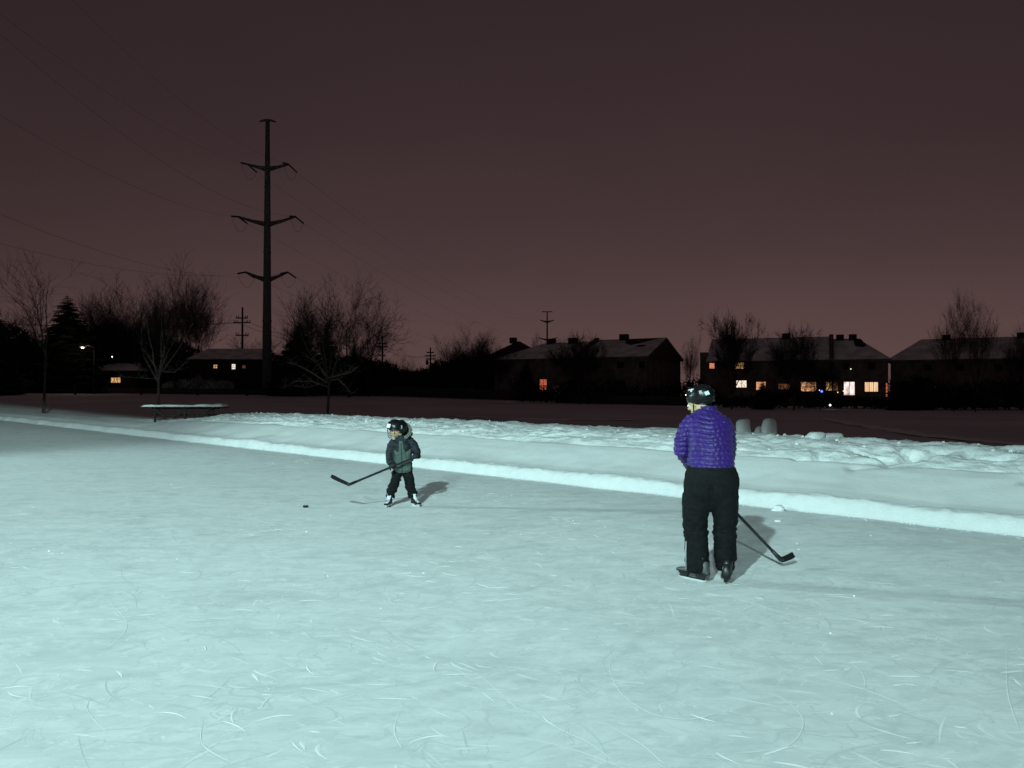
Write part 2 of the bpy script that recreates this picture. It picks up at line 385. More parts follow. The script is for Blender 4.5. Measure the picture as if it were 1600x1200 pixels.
# snow bank along the rink
prof_s = [-0.12, 0.0, 0.05, 0.10, 0.15, 0.20, 0.32, 0.50, 0.80, 1.10, 1.40, 1.62, 1.76, 1.88, 2.0, 2.35, 2.8, 3.2, 3.6, 4.1, 5.0, 6.0]
prof_z = [-0.03, 0.0, 0.072, 0.142, 0.188, 0.200, 0.208, 0.235, 0.318, 0.405, 0.480, 0.522, 0.530, 0.520, 0.558, 0.635, 0.725, 0.775, 0.765, 0.55, 0.2, 0.0]
def crest_h(t_):     # how high the bank is along its length
    return np.interp(t_, [-84, -46, -39, -34, -31, -28.5, -24, -15, -8, 0, 20], [0.22, 0.26, 0.36, 0.54, 0.72, 0.98, 1.07, 1.08, 1.06, 1.0, 0.95])
def bank_z(s_, t_, x, y):
    s_ = s_ + (0.10 * noise.noise(Vector((t_ * 0.9, 61, 0))) + 0.02 * noise.noise(Vector((t_ * 6.0, 63, 0)))) * (1.0 if s_ > -0.1 else 0.0)
    wob = 0.16 * noise.noise(Vector((t_ * 0.35, 0, 7.7))) + 0.05 * noise.noise(Vector((t_ * 1.7, 2.0, 0)))
    lip = s_ + wob * 0.7
    h = float(np.interp(s_ + wob * 0.7 * float(sstep(s_, 0.25, 1.0)), prof_s, prof_z))
    if s_ < 0.9: h *= 1 + (0.30 * noise.noise(Vector((t_ * 0.55, 71, 0))) + 0.10 * noise.noise(Vector((t_ * 2.3, 73, 0)))) * (1 - float(sstep(s_, 0.4, 0.9)))
    # front strip keeps its height, the upper bank follows the crest height
    hs = float(crest_h(t_)); up = float(sstep(s_, 0.5, 1.9))
    z = h * (1 + (hs - 1) * up)
    # lumps and shovelled chunks on the upper bank
    a = float(sstep(s_, 1.55, 2.3)) * (1 - float(sstep(s_, 4.0, 5.4)))
    n1 = noise.fractal(Vector((t_ * 0.8, s_ * 2.6, 1.0)), 0.75, 2.2, 5)
    n2 = noise.noise(Vector((t_ * 3.1, s_ * 4.5, 9.0))); n3 = noise.noise(Vector((t_ * 8.0, s_ * 9.5, 4.0)))
    z += a * (0.050 * n1 + 0.045 * abs(noise.noise(Vector((t_ * 1.9, s_ * 5.5, 9.0)))) + 0.028 * noise.noise(Vector((t_ * 4.0, s_ * 11, 4.0))) + 0.014 * n3 + 0.008 * noise.noise(Vector((t_ * 17, s_ * 22, 5.5)))) * min(1.0, hs + 0.1)
    # smooth middle slope with long soft swells
    mid = float(sstep(s_, 0.3, 0.8)) * (1 - a)
    z += mid * (0.028 * noise.noise(Vector((t_ * 0.8, s_ * 1.0, 5))) + 0.006 * noise.noise(Vector((t_ * 4, s_ * 4, 6))))
    # crumbly front strip
    fr = float(sstep(s_, 0.02, 0.10)) * (1 - float(sstep(s_, 0.20, 0.40)))
    z += fr * (0.020 * noise.fractal(Vector((t_ * 7, s_ * 9, 2)), 0.6, 2.0, 4))
    # the crease wanders and breaks up
    cw = s_ - 1.84 - 0.22 * noise.noise(Vector((t_ * 0.5, 11, 0)))
    z -= 0.075 * math.exp(-(cw / 0.07) ** 2) * (0.55 + 0.9 * noise.noise(Vector((t_ * 0.6, 3, 8)))) * hs
    # gouges dug in the bank toward the right end
    g = float(sstep(t_, -6.4, -4.9))
    if g > 0:
        q = noise.noise(Vector((t_ * 1.05 + 3.0, s_ * 1.5 + 0.6 * math.sin(t_ * 1.3), 12.5)))
        z -= g * float(sstep(s_, 1.15, 1.6)) * (1 - float(sstep(s_, 2.4, 3.0))) * 0.17 * math.exp(-(q / 0.075) ** 2) * float(sstep(noise.noise(Vector((t_ * 0.7, s_, 40.0))), -0.15, 0.25))
        z += g * 0.05 * float(sstep(s_, 1.2, 1.8)) * noise.noise(Vector((t_ * 1.5, s_ * 2.5, 31)))
    f = float(sstep(s_, 3.5, 5.7))
    return z * (1 - f) + (fz(x, y) - 0.04) * f
ts = [-84.0]
while ts[-1] < 24:
    x, y = xy(1, ts[-1]); ts.append(ts[-1] + max(0.035, 0.0042 * math.hypot(x, y) if y > 0 else 0.2))
ss = list(np.concatenate([np.arange(-0.12, 0.42, 0.022), np.arange(0.42, 3.7, 0.045), np.arange(3.7, 6.05, 0.2)]))
V = []
for t_ in ts:
    for s_ in ss:
        x, y = xy(s_, t_); V.append((x, y, bank_z(s_, t_, x, y)))
n = len(ss)
Fc = [(i * n + j, (i + 1) * n + j, (i + 1) * n + j + 1, i * n + j + 1) for i in range(len(ts) - 1) for j in range(n - 1)]
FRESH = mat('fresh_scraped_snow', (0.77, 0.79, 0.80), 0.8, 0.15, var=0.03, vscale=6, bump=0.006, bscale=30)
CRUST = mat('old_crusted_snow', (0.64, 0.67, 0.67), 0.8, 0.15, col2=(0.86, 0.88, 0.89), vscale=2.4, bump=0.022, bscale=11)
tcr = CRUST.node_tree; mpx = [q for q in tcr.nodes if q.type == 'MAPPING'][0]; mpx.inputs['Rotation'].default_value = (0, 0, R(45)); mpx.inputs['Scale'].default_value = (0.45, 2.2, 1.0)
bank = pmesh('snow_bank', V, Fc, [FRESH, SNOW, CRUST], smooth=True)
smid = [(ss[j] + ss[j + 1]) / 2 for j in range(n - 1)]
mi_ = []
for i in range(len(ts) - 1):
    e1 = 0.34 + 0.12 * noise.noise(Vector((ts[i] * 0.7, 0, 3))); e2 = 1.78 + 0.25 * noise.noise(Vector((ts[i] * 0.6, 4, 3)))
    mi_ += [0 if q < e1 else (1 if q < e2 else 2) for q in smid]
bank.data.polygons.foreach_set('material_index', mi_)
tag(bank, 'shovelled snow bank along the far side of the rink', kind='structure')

# trodden snow tracks in the field
TRK = mat('trodden_snow', (0.96, 0.96, 0.97), 0.8, 0.15, var=0.06)
def track(pts, wd, label):
    P = []
    for i in range(len(pts) - 1):
        for k in range(14): P.append(Vector(pts[i]).lerp(Vector(pts[i + 1]), k / 14))
    mb = MB(); V = []; m = 6
    for i, p in enumerate(P):
        d = (P[min(i + 1, len(P) - 1)] - P[max(i - 1, 0)]).normalized(); nrm = Vector((-d.y, d.x))
        for j in range(m):
            a = (j / (m - 1) - 0.5) * wd * (1 + 0.5 * noise.noise(Vector((i * 0.5, 0, wd))))
            q = p + nrm * (a + 0.25 * noise.noise(Vector((i * 0.35, 5, wd))))
            V.append((q.x, q.y, fz(q.x, q.y) + (0.03 if j in (0, m - 1) else 0.055) + 0.04 * noise.noise(Vector((q.x * 2, q.y * 2, 0)))))
    mb.add(V, [(i * m + j, i * m + j + 1, (i + 1) * m + j + 1, (i + 1) * m + j) for i in range(len(P) - 1) for j in range(m - 1)])
    tag(mb.build('path', TRK, smooth=True), label, kind='structure')
def fpt(px, py):
    d, z = ground_at(px, py); return ((px - 800) / F * d, d)
track([fpt(1290, 655), fpt(1360, 668), fpt(1440, 680), fpt(1530, 690), fpt(1620, 697)], 0.9, 'trodden path through the field snow at the right')
track([fpt(690, 650), fpt(760, 653), fpt(850, 656), fpt(1000, 657)], 0.6, 'faint trodden path crossing the middle of the field')

# ------------------------------------------------------------------ ice marks
def ribbon(V, Fc, pts, wds, h, z0=0.0):
    b0 = len(V); k = len(pts)
    for i in range(k):
        a = pts[max(i - 1, 0)]; c_ = pts[min(i + 1, k - 1)]
        dx, dy = c_[0] - a[0], c_[1] - a[1]; l = math.hypot(dx, dy) + 1e-9; nx, ny = -dy / l, dx / l; w_ = wds[i]; x, y = pts[i]
        hh = h * (0.3 + 0.7 * math.sin(math.pi * (i + 0.3) / (k - 0.4)))
        V += [(x + nx * w_, y + ny * w_, z0 + 0.0008), (x + nx * w_ * 0.15, y + ny * w_ * 0.15, z0 + max(hh, 0.001)), (x - nx * w_, y - ny * w_, z0 + 0.0008)]
    for i in range(k - 1):
        for j in range(2): Fc.append((b0 + i * 3 + j, b0 + i * 3 + j + 1, b0 + (i + 1) * 3 + j + 1, b0 + (i + 1) * 3 + j))
def arc(x, y, a0, rad_, length, k):
    pts = []; a = a0; dr = rng.uniform(-1, 1) / max(rad_, 0.1) * 0.8
    kap = 1 / rad_
    for i in range(k):
        pts.append((x, y)); st_ = length / (k - 1)
        x += math.cos(a) * st_; y += math.sin(a) * st_; a += (kap + dr * i / k) * st_
    return pts
def ice_point():
    while True:
        d = 2.8 + 11.5 * rng.random() ** 1.25; px = rng.uniform(-60, 1660); x = (px - 800) / F * d
        s_, t_ = st(x, d)
        if s_ < -0.25: return x, d
LV, LF, DV, DF = [], [], [], []
def clumpy(x, y): return noise.noise(Vector((x * 0.45, y * 0.45, 21.0)))
for i in range(240):
    x, y = ice_point()
    if clumpy(x, y) < rng.uniform(-0.75, 0.25): continue
    big_ = rng.random() < 0.05
    length = rng.uniform(0.7, 1.7) if big_ else rng.uniform(0.06, 0.5) ** 1.1
    r_ = rng.uniform(0.5, 2.5) * rng.choice((-1, 1)) if rng.random() < 0.75 else rng.uniform(4, 12)
    a0 = rng.gauss(R(160), R(30)) if rng.random() < 0.6 else rng.uniform(0, 2 * math.pi)
    k = 18 if big_ else 7; P = arc(x, y, a0, r_, length, k)
    wmax = rng.uniform(0.0020, 0.0060) * (1 + 0.04 * y)
    wd = [wmax * (0.15 + math.sin(math.pi * (j + 0.1) / (k - 0.8)) ** 1.5) * rng.uniform(0.6, 1.3) for j in range(k)]
    ribbon(LV, LF, P, wd, rng.uniform(0.0006, 0.0022))
    if rng.random() < 0.55:
        off = rng.choice((-1, 1)) * wmax * 1.6; Q = [(p[0] + off * 0.5, p[1] - off) for p in P]
        ribbon(DV, DF, Q, [w_ * 0.75 for w_ in wd], 0.0006)
for i in range(260):     # darker cuts
    x, y = ice_point()
    if clumpy(x + 9, y) < rng.uniform(-0.7, 0.3): continue
    length = rng.uniform(0.12, 1.1) * (1.6 if rng.random() < 0.12 else 0.8)
    a0 = rng.gauss(R(150), R(35)) if rng.random() < 0.6 else rng.uniform(0, 2 * math.pi)
    k = 12; P = arc(x, y, a0, rng.uniform(0.4, 3) * rng.choice((-1, 1)), length, k); wmax = rng.uniform(0.0015, 0.004) * (1 + 0.1 * y)
    ribbon(DV, DF, P, [wmax * (0.2 + math.sin(math.pi * (j + 0.1) / (k - 0.8))) for j in range(k)], 0.0006)
# short wide scrapes: thrown-up snow at a stop
for i in range(750):
    x, y = ice_point()
    if clumpy(x, y) < rng.uniform(-0.5, 0.2): continue
    k = 9; P = arc(x, y, rng.gauss(R(160), R(35)), rng.uniform(0.12, 0.9) * rng.choice((-1, 1)), rng.uniform(0.04, 0.24), k)
    wmax = rng.uniform(0.005, 0.012) * (1 + 0.02 * y)
    ribbon(LV, LF, P, [wmax * math.sin(math.pi * ((j + 0.2) / (k - 0.6)) ** 1.6) * rng.uniform(0.6, 1.2) + 0.001 for j in range(k)], rng.uniform(0.001, 0.004))
# long curved glides of the photograph's foreground
for pts_px, wv in (([(1000, 1010), (955, 1030), (965, 1075), (1010, 1110), (1070, 1122), (1120, 1112)], 0.006),
                   ([(1150, 1080), (1210, 1085), (1252, 1120), (1240, 1155), (1200, 1170), (1090, 1178)], 0.004),
                   ([(1320, 1030), (1345, 1050), (1350, 1072)], 0.005), ([(1570, 1010), (1572, 1080), (1590, 1140)], 0.004),
                   ([(800, 1100), (880, 1140), (930, 1165), (970, 1200)], 0.005), ([(945, 1130), (1000, 1160), (1040, 1195)], 0.006),
                   ([(660, 882), (640, 897), (612, 908)], 0.006), ([(610, 915), (606, 930), (618, 948)], 0.006),
                   ([(320, 1120), (318, 1160), (360, 1188)], 0.006), ([(625, 1108), (617, 1140), (628, 1168)], 0.006),
                   ([(160, 930), (200, 975), (165, 1015)], 0.005), ([(145, 1088), (140, 1110), (175, 1150)], 0.003),
                   ([(1270, 1055), (1360, 1080), (1480, 1130)], 0.004), ([(1060, 920), (1150, 935), (1240, 960), (1320, 958)], 0.006)):
    P0 = [Vector(((px - 800) / F * (1.65 * F / (py - HOR)), 1.65 * F / (py - HOR))) for px, py in pts_px]
    P = []
    for i in range(len(P0) - 1):
        p0 = P0[max(i - 1, 0)]; p1 = P0[i]; p2 = P0[i + 1]; p3 = P0[min(i + 2, len(P0) - 1)]
        for k in range(10):
            u = k / 10; P.append(tuple(0.5 * ((2 * p1) + (p2 - p0) * u + (2 * p0 - 5 * p1 + 4 * p2 - p3) * u * u + (3 * p1 - p0 - 3 * p2 + p3) * u ** 3)))
    P.append(tuple(P0[-1])); k = len(P)
    wd = [wv * (0.25 + 0.9 * (j / k) ** 1.2) * rng.uniform(0.7, 1.2) * (0.3 if j > k - 3 else 1) for j in range(k)]
    ribbon(LV, LF, P, wd, 0.002); ribbon(DV, DF, [(p[0], p[1] - wv * 1.9) for p in P], [q * 0.7 for q in wd], 0.0006)
# crumbs of snow scattered on the ice and thick near the bank
def crumb(V, Fc, x, y, z, r_):
    b0 = len(V); a0 = rng.random() * 6
    n_ = 5
    V += [(x + r_ * rng.uniform(0.6, 1.3) * math.cos(a0 + 6.283 * j / n_), y + r_ * rng.uniform(0.6, 1.3) * math.sin(a0 + 6.283 * j / n_), z - 0.002) for j in range(n_)]
    V += [(x + r_ * 0.5 * rng.uniform(0.4, 1.2) * math.cos(a0 + 0.5 + 6.283 * j / n_), y + r_ * 0.5 * rng.uniform(0.4, 1.2) * math.sin(a0 + 0.5 + 6.283 * j / n_), z + r_ * rng.uniform(0.4, 0.9)) for j in range(n_)]
    Fc += [(b0 + j, b0 + (j + 1) % n_, b0 + n_ + (j + 1) % n_, b0 + n_ + j) for j in range(n_)] + [tuple(b0 + n_ + j for j in range(n_))]
CV, CF = [], []
for i in range(70):
    x, y = ice_point()
    if clumpy(x + 4, y - 3) < rng.uniform(-0.4, 0.5): continue
    crumb(CV, CF, x, y, 0.0, rng.uniform(0.003, 0.011) * (1 + 0.04 * y))
for cx, cy in ((815, 780), (850, 830), (890, 812), (720, 775), (110, 860), (190, 868), (415, 830), (1215, 860), (640, 880), (560, 745), (470, 722)):
    d = 1.65 * F / (cy - HOR); x0 = (cx - 800) / F * d
    for k in range(2): crumb(CV, CF, x0 + rng.gauss(0, 0.30), d + rng.gauss(0, 0.18), 0.0, rng.uniform(0.004, 0.014))
    for k in range(14):
        P = arc(x0 + rng.gauss(0, 0.30), d + rng.gauss(0, 0.22), rng.gauss(R(170), R(25)), rng.uniform(0.15, 0.8) * rng.choice((-1, 1)), rng.uniform(0.04, 0.16), 7); wm = rng.uniform(0.003, 0.010)
        ribbon(LV, LF, P, [wm * rng.uniform(0.3, 1.2) * math.sin(math.pi * (j + 0.4) / 7) + 0.001 for j in range(7)], rng.uniform(0.001, 0.004))
for i in range(2200):
    t_ = -rng.random() ** 1.2 * 34 + 1; s_ = -abs(rng.gauss(0, 0.09)) + 0.05; x, y = xy(s_, t_)
    crumb(CV, CF, x, y, 0.0, rng.uniform(0.003, 0.011))
for i in range(260):
    t_ = -rng.random() ** 1.1 * 30 + 2; s_ = rng.gauss(2.9, 0.5); x, y = xy(s_, t_)
    if s_ > 1.9: crumb(CV, CF, x, y, bank_z(s_, t_, x, y) - 0.008, rng.uniform(0.012, 0.05))
tag(pmesh('snow_shavings', LV, LF, SHAVE), 'thin curls of shaved snow beside the skate cuts on the ice', kind='stuff')
tag(pmesh('skate_cuts', DV, DF, GROOVE), 'fine grey skate cuts in the ice', kind='stuff')
tag(pmesh('snow_crumbs', CV, CF, SHAVE), 'small crumbs of snow scattered on the ice', kind='stuff')

# snow chunks, mounds
def chunk(name, px, py_base, d, wd, dp, ht, z, seed, label, cat, group=None):
    x = (px - 800) / F * d
    mb = MB(); mb.stack([(ht * f, 0, 0, wd / 2 * g, dp / 2 * g) for f, g in ((-0.3, 1.25), (0.0, 1.15), (0.2, 1.05), (0.4, 1.0), (0.6, 0.96), (0.78, 0.92), (0.90, 0.84), (0.96, 0.70), (0.99, 0.45), (1.0, 0.12))], 22)
    V = []
    for v in mb.v:
        v = Vector(v); k = 1 + (0.42 if wd > 0.16 else 0.75) * noise.noise(Vector((v.x / wd * 1.9, v.y / dp * 1.9, v.z / ht * 1.5 + seed))) + 0.10 * noise.noise(Vector((v.x / wd * 5, v.y / dp * 5, v.z / ht * 5 + seed)))
        V.append((v.x * k + 0.05 * wd * math.sin(seed) * v.z / ht, v.y * k, v.z * (0.88 + 0.12 * k) + (0.10 * ht * v.x / wd if v.z > 0.5 * ht else 0)))
    o = pmesh(name, V, mb.f, SNOW, smooth=True); o.location = (x, d, z); return tag(o, label, cat, group)
def bankz_at(x, y):
    s_, t_ = st(x, y); return bank_z(s_, t_, x, y)
for px, top, wpx, d, lb, sd in ((1161, 655, 23, 15.6, 'squat rounded snow block behind the bank, nearest to the adult skater', 1.0),
                               (1201, 654, 24, 15.4, 'tall tapered snow block behind the bank, further from the adult skater', 7.0),
                               (1185, 667, 15, 15.9, 'small low snow lump between the two snow blocks behind the bank', 3.0)):
    zt = CAMZ - (top - HOR) / F * d; x = (px - 800) / F * d; zb = bankz_at(x, d) - 0.05
    chunk('snow_block', px, 0, d, wpx / F * d, 0.24, zt - zb, zb, sd, lb, 'snow block', 'snow blocks standing behind the bank')
for px, py, w_, lb, sd in ((1216, 786, 0.15, 'rough snow chunk stuck on the front lip of the bank above the adult\'s stick', 2.2),
                          (1215, 802, 0.065, 'small snow chunk on the ice at the foot of the bank', 4.4)):
    d = (1.65 - 0.1) * F / (py - HOR); x = (px - 800) / F * d
    s_, t_ = st(x, d); z = max(0.0, bankz_at(x, d)) - 0.02
    chunk('snow_chunk', px, 0, d, w_, w_ * 0.8, w_ * 0.62, z, sd, lb, 'snow chunk', 'snow chunks at the foot of the bank')
for px, py, w_, sd, lb in ((1300, 678, 0.34, 9.0, 'round snow lump on the crest of the bank right of the blocks'), (1275, 680, 0.30, 5.0, 'flat snow lump on the bank crest beside the round lump')):
    d = 13.6; x = (px - 800) / F * d; chunk('snow_lump', px, 0, d, w_, 0.3, 0.15, bankz_at(x, d) - 0.04, sd, lb, 'snow lump', 'snow lumps on the bank crest')

# ------------------------------------------------------------------ picnic table half buried at the left
def picnic_table():
    d = 31.5; x0 = (290 - 800) / F * d
    a = empty('picnic_table', (x0, d, 0.64), R(-3)); tag(a, 'long wooden picnic table half buried in snow left of the child', 'table')
    Lh = 1.66; zt = CAMZ - (636 - HOR) / F * d - 0.64
    for k in range(5):
        m = MB().box((0, -0.30 + k * 0.15, zt), (Lh * 2, 0.135, 0.045)); m.build('plank', TABLEW, a)
    MB().box((0, 0, zt - 0.05), (Lh * 1.7, 0.06, 0.05)).build('beam', TABLEW, a)
    for x in (-1.22, 0.02, 1.18):
        MB().bar((x, -0.1, -0.5), (x, -0.1, zt - 0.03), 0.07, 0.07).build('leg', TABLEW, a)
    for x, dx in ((-1.2, 0.45), (0.02, -0.48), (0.02, 0.48), (1.18, -0.48)):
        MB().bar((x, -0.16, zt - 0.05), (x + dx, -0.16, -0.08), 0.05, 0.07).build('brace', TABLEW, a)
    for sy, sz in ((-0.62, 0.66), (0.62, 0.34)):
        MB().box((-0.25, sy, zt - sz), (Lh * 1.7, 0.24, 0.045)).build('bench_seat', TABLEW, a)
    # snow lying on top
    V = []; nx, ny = 90, 12
    for i in range(nx + 1):
        for j in range(ny + 1):
            x = -Lh - 0.02 + (2 * Lh + 0.04) * i / nx; y = -0.38 + 0.76 * j / ny
            e = min(1, min(i, nx - i) / 3, min(j, ny - j) / 2.0)
            h = (0.065 + (0.05 if x > 0.5 else 0.0) * (0.7 + noise.noise(Vector((x * 2.4, 0, 3)))) + 0.03 * noise.noise(Vector((x * 3, y * 3, 1)))) * math.sqrt(max(e, 0))
            V.append((x, y, zt + 0.022 + max(h, 0.004)))
    pmesh('snow_cap', V, [(i * (ny + 1) + j, (i + 1) * (ny + 1) + j, (i + 1) * (ny + 1) + j + 1, i * (ny + 1) + j + 1) for i in range(nx) for j in range(ny)], SNOW, a, True)
picnic_table()

# ------------------------------------------------------------------ trees
def tube_into(V, Fc, pts, rads, n):
    b0 = len(V); k = len(pts)
    for i in range(k):
        tdir = (pts[min(i + 1, k - 1)] - pts[max(i - 1, 0)]); tdir.normalize()
        sd = tdir.cross(Vector((0.31, 0.87, 0.2))); sd.normalize(); up = sd.cross(tdir)
        for j in range(n):
            a = 2 * math.pi * j / n; V.append(pts[i] + sd * (math.cos(a) * rads[i]) + up * (math.sin(a) * rads[i]))
    for i in range(k - 1):
        for j in range(n): Fc.append((b0 + i * n + j, b0 + i * n + (j + 1) % n, b0 + (i + 1) * n + (j + 1) % n, b0 + (i + 1) * n + j))
HT = {}
def bare_tree_mesh(seed, H, trunk_h, r0, spread, nmain, lev=4, up=0.35, kids=(5, 5, 4), twig=0.012, trop=0.12, lowlimbs=0):
    rg = random.Random(seed); TV, TF, CV_, CF_ = [], [], [], []
    def grow(p, d, L_, r, level):
        k = 6 if level <= 1 else (4 if level == 2 else 3)
        pts = [p.copy()]; dd = d.copy(); wob = 0.07 + 0.035 * level
        for i in range(k):
            dd += Vector((rg.gauss(0, wob), rg.gauss(0, wob), rg.gauss(0, wob) + trop * (1 if level < 4 else 0.4))); dd.normalize()
            pts.append(pts[-1] + dd * (L_ / k))
        rads = [max(r * (1 - 0.8 * i / k), twig * 0.55) for i in range(k + 1)]
        if level <= 1: tube_into(TV, TF, pts, rads, 6 if level == 0 else 5)
        else: tube_into(CV_, CF_, pts, rads, 3)
        if level >= lev: return
        nk = kids[min(level - 1, len(kids) - 1)] + rg.randint(-1, 1)
        for c_ in range(nk):
            u = rg.uniform(0.22, 1.0) if level > 1 else rg.uniform(0.3, 1.0)
            i = min(int(u * k), k - 1); q = pts[i].lerp(pts[i + 1], u * k - i)
            base = (pts[i + 1] - pts[i]).normalized()
            rv = Vector((rg.gauss(0, 1), rg.gauss(0, 1), rg.gauss(0, 0.7))); rv -= base * rv.dot(base); rv.normalize()
            nd = (base * rg.uniform(0.7, 1.0) + rv * rg.uniform(0.45, 0.8) + Vector((0, 0, up * 0.4))).normalized()
            grow(q, nd, L_ * rg.uniform(0.42, 0.68), max(rads[i] * 0.55, twig), level + 1)
    # trunk
    tp = [Vector((0, 0, -0.3))]; lean = Vector((rg.gauss(0, 0.02), rg.gauss(0, 0.02), 1))
    for i in range(6): tp.append(tp[-1] + lean * ((trunk_h + 0.3) / 6) + Vector((rg.gauss(0, 0.03), rg.gauss(0, 0.03), 0)) * r0 * 3)
    tube_into(TV, TF, tp, [r0 * (1.35 if i == 0 else 1 - 0.35 * i / 6) for i in range(7)], 8)
    top = tp[-1]
    for m in range(nmain):
        a = 2 * math.pi * (m + rg.uniform(-0.25, 0.25)) / nmain
        s_ = spread * rg.uniform(0.5, 1.15) * (0.25 if m == 0 else 1)
        d = Vector((math.cos(a) * s_, math.sin(a) * s_, 1.0)).normalized()
        grow(top - Vector((0, 0, rg.uniform(0, 0.25) * trunk_h)), d, (H - trunk_h) * rg.uniform(0.62, 0.85), r0 * 0.55, 1)
    for m in range(lowlimbs):
        a = rg.uniform(0, 2 * math.pi); d = Vector((math.cos(a), math.sin(a), rg.uniform(-0.1, 0.35))).normalized()
        grow(Vector((0, 0, trunk_h * rg.uniform(0.5, 1))), d, (H - trunk_h) * rg.uniform(0.25, 0.4), r0 * 0.28, 2)
    def mk(nm, V_, F_):
        me = bpy.data.meshes.new(nm); me.from_pydata(V_, [], F_); me.update()
        me.polygons.foreach_set('use_smooth', [True] * len(F_)); return me
    zs = sorted(v.z for v in CV_); HT[seed] = zs[int(len(zs) * 0.985)]
    a_, b2 = mk('tree_trunk', TV, TF), mk('tree_crown', CV_, CF_); a_['top'] = HT[seed]; return a_, b2
PROTO = {
    'round': bare_tree_mesh(11, 10, 2.0, 0.17, 0.85, 8, kids=(8, 8, 7), lev=4),
    'bushy': bare_tree_mesh(77, 10, 2.0, 0.18, 0.95, 9, kids=(8, 8, 7), lev=4, twig=0.022, trop=0.07),
    'fine': bare_tree_mesh(23, 10, 1.8, 0.15, 0.60, 9, kids=(9, 8, 7), lev=4, twig=0.011, trop=0.10),
    'upright': bare_tree_mesh(31, 10, 1.6, 0.14, 0.40, 7, kids=(8, 7, 6), lev=4, trop=0.12),
    'wide': bare_tree_mesh(43, 10, 1.4, 0.20, 1.15, 9, kids=(8, 7, 6), lev=4, trop=0.05),
    'sparse': bare_tree_mesh(57, 10, 4.2, 0.10, 0.45, 4, kids=(6, 4, 3), lev=4, trop=0.08, twig=0.009),
    'young': bare_tree_mesh(61, 10, 3.0, 0.13, 0.55, 6, kids=(7, 5, 4), lev=4, trop=0.10, twig=0.009),
}
for k in list(PROTO):
    a, b_ = PROTO[k]; a.materials.append(BARK); b_.materials.append(BARK)
def place_tree(kind, px, d, top_py, label, wide=1.0, group=None, rz=None, name='bare_tree', matp=None, zb=None, cat='tree'):
    x = (px - 800) / F * d; z = fz(x, d) if zb is None else zb
    H = (CAMZ + (HOR - top_py) / F * d) - z; s_ = H / PROTO[kind][0]['top']
    e = empty(name, (x, d, z), rng.uniform(0, 6.28) if rz is None else rz); e.scale = (s_ * wide, s_ * wide, s_)
    a, b_ = PROTO[kind]
    if matp: a = a.copy(); a.materials[0] = matp
    for nm, me in (('trunk', a), ('crown', b_)):
        o = bpy.data.objects.new(nm, me); C.objects.link(o); o.parent = e
    return tag(e, label, cat, group)

def conifer_mesh(seed, H, Rb, dense=1.0):
    rg = random.Random(seed); V, Fc = [], []; TV, TF = [], []
    tube_into(TV, TF, [Vector((0, 0, -0.3)), Vector((0, 0, H * 0.5)), Vector((0, 0, H))], [H * 0.018, H * 0.010, 0.01], 6)
    nw = int(H * 5.2 * dense)
    for w_ in range(nw):
        f = w_ / nw; z = H * (0.07 + 0.92 * f); rr = Rb * (1 - f) ** 0.68 * rg.uniform(0.78, 1.12) + 0.10
        nb = 9 if f > 0.7 else 17
        for b_ in range(nb):
            a = rg.uniform(0, 2 * math.pi); L_ = rr * rg.uniform(0.75, 1.12); dr = Vector((math.cos(a), math.sin(a), 0))
            sd = Vector((-dr.y, dr.x, 0)); droop = rg.uniform(-0.34, -0.12)
            p0 = Vector((0, 0, z)); k = 5
            for i in range(k):   # short drooping sprays either side of the bough
                u0 = i / k; u1 = (i + 1) / k
                q0 = p0 + dr * L_ * u0 + Vector((0, 0, droop * L_ * u0 ** 1.3 + 0.12 * L_ * u0 ** 3)); q1 = p0 + dr * L_ * u1 + Vector((0, 0, droop * L_ * u1 ** 1.3 + 0.12 * L_ * u1 ** 3))
                wdt = 0.42 * rr * (1 - 0.65 * u0) * rg.uniform(0.7, 1.2)
                for sg in (-1, 1):
                    b0 = len(V); tip = (q0 + q1) / 2 + sd * sg * wdt + dr * wdt * 0.5 + Vector((0, 0, -rg.uniform(0.1, 0.5) * wdt))
                    V.extend([q0, q1, tip, q0.lerp(q1, 0.5) + Vector((0, 0, -0.25 * wdt))]); Fc.extend([(b0, b0 + 1, b0 + 2), (b0, b0 + 2, b0 + 3), (b0 + 1, b0 + 3, b0 + 2)])
    def mk(nm, V_, F_, m):
        me = bpy.data.meshes.new(nm); me.from_pydata(V_, [], F_); me.update(); me.materials.append(m); return me
    return mk('spruce_trunk', TV, TF, BARK), mk('spruce_foliage', V, Fc, NEEDLE)
CON = {'a': conifer_mesh(5, 10, 2.9, 1.0), 'b': conifer_mesh(6, 10, 2.2, 1.0), 'c': conifer_mesh(9, 10, 3.6, 1.1)}
def place_conifer(kind, px, d, top_py, label, wide=1.0, group=None, cat='tree', name='spruce_tree'):
    x = (px - 800) / F * d; z = fz(x, d); H = CAMZ + (HOR - top_py) / F * d - z; s_ = H / 10
    e = empty(name, (x, d, z), rng.uniform(0, 6.28)); e.scale = (s_ * wide, s_ * wide, s_)
    for nm, me in zip(('trunk', 'foliage'), CON[kind]):
        o = bpy.data.objects.new(nm, me); C.objects.link(o); o.parent = e
    return tag(e, label, cat, group)

